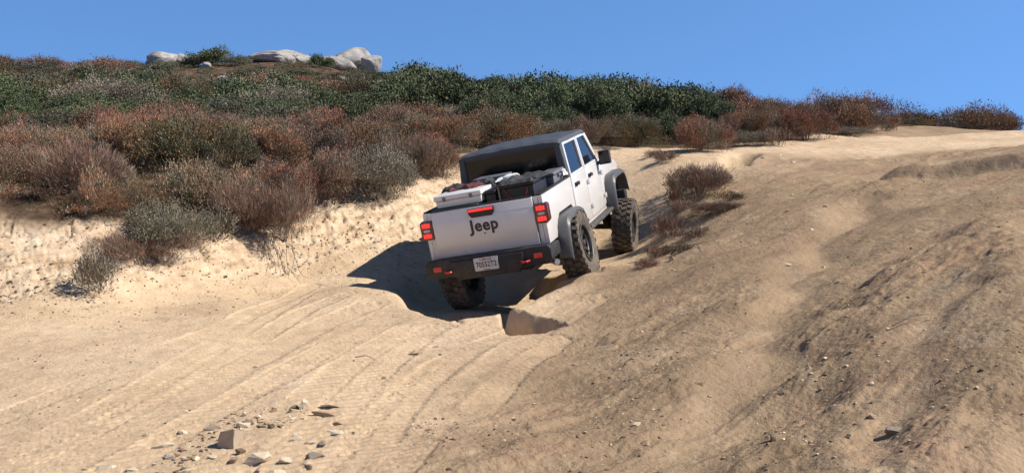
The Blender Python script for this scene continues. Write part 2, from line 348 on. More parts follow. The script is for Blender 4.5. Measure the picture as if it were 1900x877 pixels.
def empty(name, M, label=None, cat=None, group=None):
    o = bpy.data.objects.new(name, None); link(o); o.empty_display_size = .2
    o.matrix_world = M; return tag(o, label, cat, group)

class MB:
    def __init__(s): s.bm = bmesh.new()
    def faces(s, vs, fs, M=None):
        b = [s.bm.verts.new((M @ Vector(v)) if M else v) for v in vs]
        for f in fs:
            try: s.bm.faces.new([b[i] for i in f])
            except ValueError: pass
        return b
    def hexa(s, p):      # 8 corners: bottom loop 0-3, top loop 4-7
        s.faces(p, [(3, 2, 1, 0), (4, 5, 6, 7), (0, 1, 5, 4), (1, 2, 6, 5), (2, 3, 7, 6), (3, 0, 4, 7)]); return s
    def box(s, x0, x1, y0, y1, z0, z1, M=None):
        p = [(x0, y0, z0), (x1, y0, z0), (x1, y1, z0), (x0, y1, z0), (x0, y0, z1), (x1, y0, z1), (x1, y1, z1), (x0, y1, z1)]
        if M: p = [M @ Vector(q) for q in p]
        return s.hexa(p)
    def prism(s, poly, ax, a, b, fn=None):   # poly in the two other axes
        def P(q, t):
            q = list(q); q.insert(ax, t); return q
        lo = [P(q, a) for q in poly]; hi = [P(q, b) for q in poly]; n = len(poly)
        if fn: lo = [fn(q) for q in lo]; hi = [fn(q) for q in hi]
        s.faces(lo + hi, [tuple(range(n))[::-1], tuple(range(n, 2 * n))] + [(i, (i + 1) % n, n + (i + 1) % n, n + i) for i in range(n)]); return s
    def tube(s, pts, r, n=8, taper=None):
        pts = [Vector(p) for p in pts]; rings = []
        for i, p in enumerate(pts):
            d = (pts[min(i + 1, len(pts) - 1)] - pts[max(i - 1, 0)]).normalized(); u = d.cross(Vector((.13, .31, 1))).normalized(); v = d.cross(u)
            rr = r if taper is None else r * (1 + (taper - 1) * i / (len(pts) - 1))
            rings.append([s.bm.verts.new(p + (u * math.cos(a) + v * math.sin(a)) * rr) for a in [2 * math.pi * k / n for k in range(n)]])
        for a, b in zip(rings[:-1], rings[1:]):
            for k in range(n): s.bm.faces.new((a[k], a[(k + 1) % n], b[(k + 1) % n], b[k]))
        s.bm.faces.new(rings[0][::-1]); s.bm.faces.new(rings[-1]); return s
    def lathe(s, prof, n=48, closed=False, M=None):   # prof (x, r) around the X axis
        rings = []
        for x, r in prof:
            ring = []
            for k in range(n):
                a = 2 * math.pi * k / n; q = Vector((x, r * math.cos(a), r * math.sin(a))); ring.append(s.bm.verts.new(M @ q if M else q))
            rings.append(ring)
        if closed: rings.append(rings[0])
        for a, b in zip(rings[:-1], rings[1:]):
            for k in range(n): s.bm.faces.new((a[k], a[(k + 1) % n], b[(k + 1) % n], b[k]))
        if not closed: s.bm.faces.new(rings[0][::-1]); s.bm.faces.new(rings[-1])
        return s
    def build(s, name, mat, parent=None, bev=0, seg=2, smooth=True, M=None, ang=35, label=None):
        bmesh.ops.recalc_face_normals(s.bm, faces=s.bm.faces[:])
        if bev:
            es = [e for e in s.bm.edges if len(e.link_faces) == 2 and e.calc_face_angle() > rad(ang)]
            if es: bmesh.ops.bevel(s.bm, geom=es, offset=bev, segments=seg, profile=.6, affect='EDGES', clamp_overlap=True)
        me = bpy.data.meshes.new(name); s.bm.to_mesh(me); s.bm.free()
        if smooth:
            me.polygons.foreach_set('use_smooth', [True] * len(me.polygons)); me.set_sharp_from_angle(angle=rad(38))
        me.materials.append(mat); o = link(bpy.data.objects.new(name, me), parent)
        if M is not None: o.matrix_world = M
        if label: o['label'] = label
        return o

# ------------------------------------------------------------------ the land
gm = ground_material()
HILLP = np.vstack([PL((-200,395,13.0),(170,452,12.9),(420,437,14.7),(560,398,16.2),(660,380,17),(745,365,17.6),(800,330,19.0),(850,315,20.5),(1000,275,23),(1180,272,22.8),
                 (1330,282,21.6),(1400,262,23.5),(1480,268,24),(1640,238,30.4),(1730,240,31.5),(1900,252,31)), [[60, 40], [260, 160], [0, 260], [-260, 160], [-60, 30], [-20, 13]]])
def build_ground():
    r = np.concatenate([[.3], np.linspace(.8, 3.8, 10), np.exp(np.arange(math.log(4.0), math.log(25), .0019)), np.exp(np.arange(math.log(25), math.log(110), .006)), np.geomspace(112, 4000, 40)])
    a = np.concatenate([np.linspace(-math.pi, -.62, 40)[:-1], np.linspace(-.62, -.5, 50)[:-1], np.linspace(-.5, .5, 800)[:-1], np.linspace(.5, .62, 50)[:-1], np.linspace(.62, math.pi, 40)[:-1]])
    R, AA = np.meshgrid(r, a, indexing='ij'); x = R * np.sin(AA); y = R * np.cos(AA)
    z, A_ = land(x, y); rf = R.ravel(); z = z - (ss(200, 1500, R) * 60)
    n, m = R.shape; i = np.arange(n - 1)[:, None] * m; j = np.arange(m)[None]; j2 = (j + 1) % m
    f = np.stack([i + j, i + m + j, i + m + j2, i + j2], -1).reshape(-1, 4)[:, ::-1]
    v = np.stack([x.ravel(), y.ravel(), z.ravel()], 1)
    cov = ss(-.15, .35, poly_sd(x.ravel() + .25 * vn2(x.ravel() * 1.3, y.ravel() * 1.3, 71), y.ravel() + .25 * vn2(x.ravel() * 1.3, y.ravel() * 1.3, 72), HILLP)) * (np.hypot(x.ravel(), y.ravel()) > 9)
    zone = np.stack([A_['bank'].ravel(), A_['right'].ravel(), A_['trk'].ravel(), np.ones(n * m)], 1)
    cover = np.stack([cov, A_['clod'].ravel(), cov * 0, np.ones(n * m)], 1)
    o = np_mesh("ground", v, f, gm, {'zone': zone, 'cover': cover}, smooth=True); o['kind'] = 'structure'
    print("ground", len(v)); return o
build_ground()

# ------------------------------------------------------------------ the pickup
def paint_dirt(m):      # road dust thickest low on the body
    t = m.node_tree; b = t.nodes["Principled BSDF"]; l = b.inputs['Base Color'].links[0]; src = l.from_socket
    tcn = t.nodes.new("ShaderNodeTexCoord"); sx = t.nodes.new("ShaderNodeSeparateXYZ"); t.links.new(tcn.outputs['Object'], sx.inputs[0])
    mr = t.nodes.new("ShaderNodeMapRange"); mr.inputs[1].default_value = .30; mr.inputs[2].default_value = .80; mr.inputs[3].default_value = .75; mr.inputs[4].default_value = 0; t.links.new(sx.outputs[2], mr.inputs[0])
    n = t.nodes.new("ShaderNodeTexNoise"); n.inputs['Scale'].default_value = 5; n.inputs['Detail'].default_value = 9; n.inputs['Roughness'].default_value = .7; t.links.new(tcn.outputs['Object'], n.inputs['Vector'])
    mu = t.nodes.new("ShaderNodeMath"); mu.operation = 'MULTIPLY'; t.links.new(mr.outputs[0], mu.inputs[0]); t.links.new(n.outputs['Fac'], mu.inputs[1])
    mx = t.nodes.new("ShaderNodeMixRGB"); mx.inputs[2].default_value = (.44, .34, .25, 1); t.links.new(mu.outputs[0], mx.inputs[0]); t.links.new(src, mx.inputs[1]); t.links.new(mx.outputs[0], b.inputs['Base Color'])
PAINT = simple("white_paint", (.70, .685, .665), .3, dust=.6, dustc=(.52, .44, .36), spec=.5, nscale=1.6, coat=.35, dlo=.5, dhi=.95)
paint_dirt(PAINT)
BLACK = simple("black_plastic", (.022, .022, .024), .55, dust=.22, dustc=(.2, .16, .12), nscale=4)
ROOF = simple("soft_top", (.058, .068, .085), .62, dust=.35, dustc=(.17, .165, .16), nscale=5, bump=.002, dlo=.35, dhi=.8)
FLARE = simple("flare_plastic", (.095, .096, .10), .42, dust=.35, dustc=(.22, .19, .16), nscale=3)
DARK = simple("underbody", (.018, .017, .016), .8, dust=.4, dustc=(.12, .09, .065), nscale=4)
STEEL = simple("dusty_steel", (.10, .098, .095), .45, .4, dust=.5, dustc=(.3, .24, .18), nscale=4)
CHROME = simple("bright_metal", (.62, .60, .57), .32, .85, dust=.2)
RIMM = simple("rim_metal", (.045, .045, .047), .38, .6, dust=.6, dustc=(.3, .25, .2), nscale=6)
TYRE = simple("tyre_rubber", (.030, .028, .027), .85, dust=.85, dustc=(.26, .205, .155), nscale=5, bump=.003, dlo=.3, dhi=.72)
REDG = simple("red_lens", (.55, .012, .012), .2, spec=.6, coat=.5, emit=((1, .03, .03), .75))
REDO = simple("red_reflector", (.45, .03, .02), .3, spec=.6, emit=((1, .05, .03), .04))
WLENS = simple("clear_lens", (.60, .52, .52), .25, spec=.6)
LAMPH = simple("lamp_housing", (.10, .008, .010), .25, spec=.6, coat=.5)
PLATE = simple("plate_white", (.62, .62, .60), .45, dust=.3)
INKB = simple("plate_ink", (.02, .03, .09), .5); INKR = simple("plate_red_ink", (.45, .04, .04), .5); LETTER = simple("letter_grey", (.035, .035, .037), .4)
def glass(name, tint, rough=.03):
    s = NT(name); s.b.inputs['Roughness'].default_value = rough; s.b.inputs['Specular IOR Level'].default_value = .35
    s.col(s.mix(s.noise(1.5, 3), [t * .8 for t in tint], tint)); s.b.inputs['Alpha'].default_value = .985; return s.m
GLASSR = glass("tinted_rear_glass", (.010, .011, .012), .12); GLASSS = glass("side_glass", (.012, .015, .022), .05)
T = empty("pickup_truck", MT @ Matrix.Translation((0, 0, -.55)), "white four door pickup with black roof and loaded bed climbing with its tail dipped", "pickup truck")
Tb = empty("tmp", Matrix())
bpy.data.objects.remove(Tb)
def tp(mb, name, mat, par=None, **k):
    o = mb.build(name, mat, None, **k); par = par or T
    o.parent = par
    if par is T: o.matrix_parent_inverse = Matrix(); o.matrix_local = Matrix.Translation((0, 0, .55))
    return o
HW = .79
def hwz(z): return HW - max(0, z - 1.06) * .135      # greenhouse leans in
# --- bed
def arch(cy, r, z0, n=9, flat=.62, top=None):
    return [(cy + r * math.cos(a), z0 + r * flat * math.sin(a) if top is None else z0 + (top - z0) * math.sin(a)) for a in np.linspace(math.pi, 0, n)]
def side_shell(sx):
    mb = MB(); out = HW * sx; inn = (HW - .055) * sx
    zt, zb = 1.06, .46
    low = [(-1.06, zb)] + [(-.60, zb)] + [(cy, z) for cy, z in [(-.52, .60), (-.36, .70), (.36, .70), (.52, .60), (.60, zb)]] + [(.565, .30)]
    pts = [(-1.06, zb), (-.66, zb), (-.54, .62), (-.38, .72), (.34, .72), (.47, .62), (.545, .30), (.56, .30), (.56, zt), (-1.06, zt)]
    mb.prism(pts, 0, inn, out); return mb
bed = MB()
for sx in (1, -1):
    mbx = side_shell(sx); bmesh.ops.recalc_face_normals(mbx.bm, faces=mbx.bm.faces[:])
    me = bpy.data.meshes.new("t"); mbx.bm.to_mesh(me); bed.bm.from_mesh(me); bpy.data.meshes.remove(me)
    # rear corner post with lamp recess
    bed.box(*(sorted((sx * .675, sx * (HW - .057)))), -1.062, -.99, .46, 1.058)
tp(bed, "bed_side", PAINT, bev=.022, seg=3)
for sx in (1, -1):
    mb = MB(); a, b = sorted((sx * (HW - .07), sx * (HW - .012))); mb.box(a, b, -1.05, .55, 1.062, 1.082)
    tp(mb, "bed_rail", BLACK, bev=.006)
mb = MB(); mb.box(-.72, .72, -1.02, .54, .50, .54); mb.box(-.73, .73, .515, .545, .545, 1.05)
for sx in (1, -1):
    a, b = sorted((sx * .44, sx * .732)); mb.box(a, b, -.45, .42, .545, .80)
    a, b = sorted((sx * .715, sx * .733)); mb.box(a, b, -1.0, .51, .542, 1.05)
tp(mb, "bed_liner", DARK, bev=.01)
# --- tailgate
mb = MB(); x0 = .667
prof = [(-1.070, .470), (-1.092, .476), (-1.092, .600), (-1.106, .625), (-1.106, .925), (-1.094, .945), (-1.094, 1.045), (-1.085, 1.060), (-1.03, 1.060), (-1.03, .470)]
mb.prism(prof, 0, -x0, x0)
tg = tp(mb, "tailgate", PAINT, bev=.006)
mb = MB(); mb.box(-.66, .66, -1.082, -1.032, 1.062, 1.078); tp(mb, "tailgate_cap", BLACK, bev=.006)
# handle with the high brake lamp
mb = MB(); mb.prism([(-.175, 1.035), (.175, 1.035), (.165, .965), (.135, .925), (-.135, .925), (-.165, .965)], 1, -1.118, -1.09)
th = tp(mb, "tailgate_handle", BLACK, bev=.008)
mb = MB(); mb.box(-.160, .160, -1.127, -1.112, 1.0, 1.030)
for i in range(13): mb.box(-.15 + i * .0233, -.15 + i * .0233 + .013, -1.1305, -1.122, 1.004, 1.022)
o = tp(mb, "brake_light", REDG, bev=.002)
# letters
def text_obj(txt, size, mat, name, M, depth=.004, par=None, off=0, space=1.0, sx=1):
    cu = bpy.data.curves.new("t", 'FONT'); cu.body = txt; cu.size = size; cu.extrude = depth; cu.align_x = 'CENTER'; cu.align_y = 'CENTER'; cu.offset = off; cu.space_character = space; cu.resolution_u = 4
    ob = bpy.data.objects.new("t", cu); S.collection.objects.link(ob); dg = bpy.context.evaluated_depsgraph_get(); dg.update()
    me = bpy.data.meshes.new_from_object(ob.evaluated_get(dg)); bpy.data.objects.remove(ob); bpy.data.curves.remove(cu)
    me.transform(Matrix.Diagonal((sx, 1, 1, 1))); me.materials.clear(); me.materials.append(mat); me.name = name
    o = link(bpy.data.objects.new(name, me), par or T); o.matrix_local = Matrix.Translation((0, 0, .55)) @ M if (par is None) else M; return o
REAR = lambda x, y, z: Matrix.Translation((x, y, z)) @ Matrix.Rotation(math.pi / 2, 4, 'X')
text_obj("Jeep", .205, LETTER, "lettering", REAR(0.005, -1.1095, .815), .004, off=.006, space=1.12, sx=.95)
mb = MB(); mb.lathe([(0, .009), (.012, .009)], 10, M=Matrix.Translation((.0, -1.106, .715)) @ Matrix.Rotation(-math.pi / 2, 4, 'Z')); tp(mb, "lock", BLACK)
# tail lamps
for sx in (-1, 1):
    mb = MB(); c = sx * .757; M = Matrix.Translation((c, -1.07, .845))
    mb.prism([(-.078, -.12), (.060, -.12), (.085, -.09), (.085, .10), (.062, .125), (-.07, .125), (-.085, .105), (-.085, -.1)] if sx > 0 else [(.078, -.12), (-.060, -.12), (-.085, -.09), (-.085, .10), (-.062, .125), (.07, .125), (.085, .105), (.085, -.1)], 1, -.035, .10, fn=lambda q: M @ Vector(q))
    h = tp(mb, "tail_light", LAMPH, bev=.012)
    for dz in (-.062, .070):
        mb = MB()
        for q in range(3): mb.box(c - .056 + q * .038, c - .056 + q * .038 + .034, -1.113, -1.104, .845 + dz - .032 + (0 if q == 1 else .004), .845 + dz + .032 - (0 if q == 1 else .006))
        o = mb.build("lens", REDG, h, bev=.004)
    mb = MB(); mb.box(c - .042, c + .042, -1.112, -1.104, .831, .863); mb.build("reverse_lens", WLENS, h, bev=.003)
# --- bumper, plate, hooks
mb = MB()
mb.prism([(-.83, .30), (-.78, .245), (.78, .245), (.83, .30), (.83, .44), (.79, .475), (-.79, .475), (-.83, .44)], 1, -1.25, -1.10)
mb.prism([(-.40, .20), (.40, .20), (.48, .30), (.48, .44), (-.48, .44), (-.48, .30)], 1, -1.285, -1.245)
for sx in (-1, 1):
    a, b = sorted((sx * .74, sx * .835)); mb.box(a, b, -1.22, -.80, .29, .45)
bp = tp(mb, "rear_bumper", BLACK, bev=.022, seg=2)
for sx in (-1, 1):
    mb = MB(); c = sx * .66; mb.prism([(c - .055, .335), (c + .055, .335), (c + .055, .40), (c - .055, .40)], 1, -1.262, -1.24); tp(mb, "reflector", REDO, bev=.01)
    mb = MB(); c = sx * .50
    mb.tube([(c - .045, -1.24, .325), (c - .05, -1.30, .325), (c - .03, -1.335, .325), (c + .03, -1.335, .325), (c + .05, -1.30, .325), (c + .045, -1.24, .325)], .013, 8); tp(mb, "tow_hook", REDO)
mb = MB(); mb.box(-.157, .157, -1.297, -1.289, .285, .445); pl = tp(mb, "licence_plate", PLATE, bev=.003)
def ptext(t, s, z, m, n, **k): o = text_obj(t, s, m, n, REAR(k.pop('x', 0), -1.2985, z), .0006, par=pl, **k)
ptext("70552T2", .094, .357, INKB, "plate_number", off=.0014, sx=.80)
ptext("California", .040, .424, INKR, "plate_state", off=.0008)
ptext("dmv.ca.gov", .020, .297, INKB, "plate_web_address", off=.0003)
mb = MB(); mb.box(.10, .17, -1.2885, -1.28, .45, .462); tp(mb, "plate_lamp", BLACK)
# exhaust
mb = MB(); mb.tube([(.60, -.62, .22), (.70, -.9, .22), (.80, -1.08, .235), (.86, -1.17, .24)], .036, 12); tp(mb, "exhaust_pipe", CHROME)
# --- frame and running gear
mb = MB()
for sx in (-1, 1):
    a, b = sorted((sx * .40, sx * .50)); mb.box(a, b, -1.10, 4.1, .18, .32)
mb.box(-.62, .62, .9, 2.5, .24, .34); mb.box(-.5, .5, -1.0, -.9, .18, .30); mb.box(-.30, .30, -.62, -.15, .20, .44); mb.box(-.35, .1, .7, 1.8, .02, .24)
tp(mb, "frame", DARK, bev=.01)
for pair, nm in ((('lr', 'rr'), "rear_axle"), (('lf', 'rf'), "front_axle")):
    a, b = [Vector(HUB[k]) for k in pair]; mb = MB(); mb.tube([a, b], .045, 12)
    m = (a + b) / 2; mb.lathe([(-.13, .04), (-.08, .12), (0, .15), (.08, .12), (.13, .04)], 16, M=Matrix.Translation(m) @ Matrix.Rotation(math.atan2(-(b - a).z, (b - a).x), 4, 'Y'))
    for q, sx in ((a, -1), (b, 1)): mb.tube([q + Vector((-sx * .22, .06, 0)), (sx * .50, q.y + .10, .55)], .032, 8); mb.tube([q + Vector((-sx * .30, 0, .05)), (sx * .48, q.y, .36)], .055, 10)
    tp(mb, nm, DARK)
# --- cab
Y0, Y1 = .60, 2.60
def fy(q): return q
cab = MB()
for sx in (1, -1):
    o_ = HW * sx; i_ = (HW - .06) * sx
    cab.prism([(.572, .30), (2.62, .30), (2.62, 1.06), (.572, 1.06)], 0, *sorted((i_, o_ - sx * .012)))
    cab.prism([(.30, .24), (.30, .30)] if 0 else [(.56, .22), (2.9, .22), (2.9, .298), (.56, .298)], 0, *sorted((sx * .56, sx * (HW - .02))))
cab.box(-.72, .72, .575, 2.6, .30, .36)
cab.box(-.70, .70, .575, .62, .36, 1.0)
cab.hexa([(-.78, 2.56, .86), (.78, 2.56, .86), (.74, 2.9, .86), (-.74, 2.9, .86), (-.78, 2.56, 1.075), (.78, 2.56, 1.075), (.72, 2.9, 1.07), (-.72, 2.9, 1.07)])
tp(cab, "cab_body", PAINT, bev=.02)
# hood, grille, front fenders
mb = MB(); mb.hexa([(-.66, 2.9, .55), (.66, 2.9, .55), (.58, 4.12, .50), (-.58, 4.12, .50), (-.70, 2.9, 1.065), (.70, 2.9, 1.065), (.56, 4.10, .93), (-.56, 4.10, .93)])
tp(mb, "hood", PAINT, bev=.04, seg=3)
mb = MB(); mb.box(-.60, .60, 4.12, 4.18, .42, .93)
gr = tp(mb, "grille", PAINT, bev=.02)
mb = MB()
for i in range(7): mb.box(-.255 + i * .075, -.255 + i * .075 + .045, 4.178, 4.19, .55, .86)
mb.build("grille_slots", BLACK, gr, bev=.008)
for sx in (-1, 1):
    mb = MB(); mb.lathe([(0, .09), (.03, .085), (.045, .05)], 20, M=Matrix.Translation((sx * .46, 4.17, .74)) @ Matrix.Rotation(math.pi / 2, 4, 'Z')); tp(mb, "headlight", WLENS)
mb = MB(); mb.box(-.8, .8, 4.2, 4.40, .12, .34); tp(mb, "front_bumper", BLACK, bev=.03)
# doors: lower skin, window frame, glass
ZW0, ZW1 = 1.075, 1.50
def lean(q): x, y, z = q; return (x - math.copysign(max(0, z - 1.06) * .135, x), y, z)
def door(sx, y0, y1, top0, top1, name):
    mb = MB(); a, b = sorted((sx * (HW - .05), sx * (HW + .006)))
    mb.prism([(y0, .335), (y1, .335), (y1, 1.055), (y0, 1.055)], 0, a, b)
    d = tp(mb, name, PAINT, bev=.018, seg=3)
    mb = MB(); a, b = sorted((sx * (HW - .045), sx * (HW + .002)))
    wf = .055
    outer = [(y0, 1.056), (y1, 1.056), (top1, ZW1 + .05), (top0, ZW1 + .05)]
    inner = [(y0 + wf + .01, 1.09), (y1 - wf, 1.09), (top1 - wf, ZW1), (top0 + wf + .01, ZW1)]
    if sx: 
        vs = [(b if sx > 0 else a, *p) for p in outer] + [(b if sx > 0 else a, *p) for p in inner] + [(a if sx > 0 else b, *p) for p in outer] + [(a if sx > 0 else b, *p) for p in inner]
        vs = [lean(v) for v in vs]; fs = []
        for i in range(4):
            j = (i + 1) % 4; fs += [(i, j, 4 + j, 4 + i), (8 + i, 8 + j, 12 + j, 12 + i), (i, j, 8 + j, 8 + i), (4 + i, 4 + j, 12 + j, 12 + i)]
        mb.faces(vs, fs)
    mb.build("window_frame", PAINT, d, bev=.006)
    mb = MB(); a, b = sorted((sx * (HW - .030), sx * (HW - .022)))
    mb.prism(inner_grow(inner), 0, a, b, fn=lean); mb.build("window", GLASSS, d)
    # handle
    mb = MB(); hx = sx * (HW + .03); hy = y0 + .12
    mb.box(*sorted((sx * (HW + .004), sx * (HW + .045))), hy, hy + .035, .905, .955); mb.box(*sorted((sx * (HW + .03), sx * (HW + .05))), hy, hy + .16, .915, .95); mb.box(*sorted((sx * (HW + .004), sx * (HW + .045))), hy + .13, hy + .165, .905, .955)
    mb.build("handle", BLACK, d, bev=.006)
    for hz in (.50, .86):
        mb = MB(); mb.box(*sorted((sx * (HW + .004), sx * (HW + .035))), y1 - .03, y1 + .10, hz - .025, hz + .025); mb.tube([(sx * (HW + .03), y1 + .012, hz - .04), (sx * (HW + .03), y1 + .012, hz + .04)], .017, 10)
        mb.build("hinge", PAINT, d, bev=.004)
    return d
def inner_grow(p, g=.012):
    cy = sum(q[0] for q in p) / 4; cz = sum(q[1] for q in p) / 4
    return [(q[0] + math.copysign(g, q[0] - cy), q[1] + math.copysign(g, q[1] - cz)) for q in p]
for sx in (1, -1):
    door(sx, .60, 1.50, .70, 1.52, "rear_door"); door(sx, 1.52, 2.50, 1.54, 2.16, "front_door")
    # windscreen pillar
    mb = MB(); M = None
    mb.hexa([lean(v) for v in [(sx * .70, 2.52, 1.06), (sx * .785, 2.52, 1.06), (sx * .785, 2.60, 1.06), (sx * .70, 2.62, 1.06), (sx * .70, 2.17, 1.54), (sx * .79, 2.17, 1.54), (sx * .79, 2.23, 1.54), (sx * .70, 2.25, 1.54)]])
    tp(mb, "windscreen_pillar", PAINT, bev=.008)
mb = MB(); mb.hexa([(-.70, 2.60, 1.07), (.70, 2.60, 1.07), (.70, 2.61, 1.07), (-.70, 2.61, 1.07), (-.66, 2.20, 1.54), (.66, 2.20, 1.54), (.66, 2.21, 1.54), (-.66, 2.21, 1.54)])
tp(mb, "windscreen", GLASSS)
mb = MB(); mb.box(-.68, .68, 2.12, 2.26, 1.525, 1.575); tp(mb, "windscreen_header", PAINT, bev=.015)
# soft top: roof panel with a drooping rear edge, rear corners and rear wall
def roof():
    mb = MB(); nx, ny = 29, 22; ys = np.linspace(.515, 2.17, ny); V = []
    for j, y in enumerate(ys):
        for i in range(nx):
            s = -1 + 2 * i / (nx - 1); e = abs(s)
            xx = s * (.755 if e < .9 else .755); hw = .742
            X = hw * math.copysign(min(1, e * 1.04), s)
            z = 1.600 + .022 * (1 - s * s) - .055 * max(0, (e - .86) / .14) ** 2 - .035 * max(0, (.60 - y) / .085) ** 2 - .012 * max(0, (y - 1.95) / .22)
            z += .006 * math.sin(y * 14 + 2 * math.sin(s * 5)) * (1 - e) + .004 * math.sin(s * 17 + y * 6) + (.006 if abs(y - 1.27) < .05 else 0)
            V.append((X, y, z))
    V2 = [(x, y, 1.545 if abs(x) > .7 or y < .54 or y > 2.13 else z - .03) for x, y, z in V]; n = len(V); F = []
    for j in range(ny - 1):
        for i in range(nx - 1):
            a = j * nx + i; F += [(a, a + 1, a + nx + 1, a + nx), (n + a, n + a + nx, n + a + nx + 1, n + a + 1)]
    rim = [i for i in range(nx)] + [j * nx + nx - 1 for j in range(1, ny)] + [(ny - 1) * nx + i for i in range(nx - 2, -1, -1)] + [j * nx for j in range(ny - 2, 0, -1)]
    for a, b in zip(rim, rim[1:] + rim[:1]): F.append((a, b, n + b, n + a))
    mb.faces(V + V2, F); return mb
tp(roof(), "roof", ROOF)
for sx in (1, -1):
    mb = MB()
    mb.hexa([(sx * .655, .515, 1.06), (sx * .785, .515, 1.06), (sx * .785, .598, 1.06), (sx * .655, .598, 1.06), (sx * .655, .515, 1.56), (sx * .735, .515, 1.56), (sx * .725, .698, 1.56), (sx * .655, .698, 1.56)])
    tp(mb, "roof_corner", ROOF, bev=.02, seg=3)
mb = MB(); mb.box(-.655, .655, .53, .56, 1.06, 1.09); mb.box(-.655, .655, .53, .56, 1.51, 1.56); tp(mb, "rear_wall_frame", ROOF, bev=.006)
mb = MB(); mb.box(-.655, .655, .54, .55, 1.085, 1.515); tp(mb, "rear_window", GLASSR)
# inside: seats and headrests seen faintly through the glass
for x, y in ((-.38, .80), (.38, .80), (-.38, 1.75), (.38, 1.75)):
    mb = MB(); mb.box(x - .22, x + .22, y, y + .12, .6, 1.18); mb.box(x - .12, x + .12, y + .01, y + .09, 1.22, 1.38); mb.tube([(x, y + .05, 1.17), (x, y + .05, 1.24)], .012, 6)
    tp(mb, "seat", BLACK, bev=.03)
mb = MB(); mb.tube([(-.66, .72, 1.0), (-.62, .72, 1.49), (.62, .72, 1.49), (.66, .72, 1.0)], .03, 8); mb.tube([(-.60, 1.55, 1.0), (-.60, 1.55, 1.50), (.60, 1.55, 1.50), (.60, 1.55, 1.0)], .03, 8); tp(mb, "roll_bar", BLACK)
# rock rail
for sx in (1, -1):
    mb = MB(); mb.tube([(sx * .60, .72, .25), (sx * .84, .80, .25), (sx * .84, 2.75, .25), (sx * .60, 2.85, .25)], .034, 10)
    mb.box(*sorted((sx * .74, sx * .83)), .78, 2.78, .262, .278)
    tp(mb, "rock_rail", STEEL)
# mirrors
for sx in (1, -1):
    mb = MB(); mb.tube([(sx * .79, 2.42, 1.0), (sx * .88, 2.42, 1.05)], .028, 8); mb.box(*sorted((sx * .84, sx * 1.01)), 2.38, 2.50, .985, 1.195)
    o = tp(mb, "mirror", BLACK, bev=.02, seg=3)
    mb = MB(); mb.box(*sorted((sx * .855, sx * .995)), 2.372, 2.3815, 1.0, 1.18); mb.build("mirror_glass", GLASSS, o)
# wide flares
def flare(cy, out, dz, name, lo=.2):
    for sx in (1, -1):
        prof = [(cy - .66, lo + dz), (cy - .655, .34 + dz), (cy - .60, .56 + dz), (cy - .50, .645 + dz), (cy - .38, .675 + dz), (cy + .22, .675 + dz), (cy + .36, .64 + dz), (cy + .47, .54 + dz), (cy + .56, .30 + dz)]
        inn = [(cy + (y - cy) * .90, z - (.035 if z > .55 + dz else .012)) for y, z in prof]
        inn[0] = (prof[0][0] + .055, prof[0][1]); inn[-1] = (prof[-1][0] - .055, prof[-1][1])
        n = len(prof); X0, X1 = sx * .765, sx * out; Xr = sx * (out - .035)
        V = [(X0, y, z) for y, z in prof] + [(Xr, y, z) for y, z in prof] + [(X1, cy + (y - cy) * .975, z - .03) for y, z in prof] + [(X1, cy + (y - cy) * .95, z - .075) for y, z in prof] + [(Xr, y, z) for y, z in inn] + [(X0, y, z) for y, z in inn]
        F = []
        for k in range(5):
            for i in range(n - 1): F.append((k * n + i, k * n + i + 1, (k + 1) * n + i + 1, (k + 1) * n + i))
        for i in range(n - 1): F.append((5 * n + i, 5 * n + i + 1, i + 1, i))
        F += [tuple(k * n for k in range(6)), tuple(k * n + n - 1 for k in range(6))[::-1]]
        mb = MB(); mb.faces(V, F); tp(mb, name, FLARE, bev=.008, ang=50)
        # liner inside the arch
        mb = MB(); V = []
        for y, z in inn: V += [(sx * .50, y, z - .004), (sx * .775, y, z - .004)]
        mb.faces(V + [(v[0], v[1], v[2] + .012) for v in V], [(2 * i, 2 * i + 1, 2 * i + 3, 2 * i + 2) for i in range(n - 1)]); tp(mb, "wheel_liner", DARK)
flare(0, .945, .02, "rear_flare", .16); flare(3.36, .945, .09, "front_flare", .14)
# front fender skin
for sx in (1, -1):
    mb = MB(); mb.prism([(2.62, .34), (2.86, .34), (2.95, .62), (4.0, .66), (4.05, .80), (3.9, .90), (2.62, 1.04)], 0, *sorted((sx * .66, sx * .775))); tp(mb, "front_fender", PAINT, bev=.02)
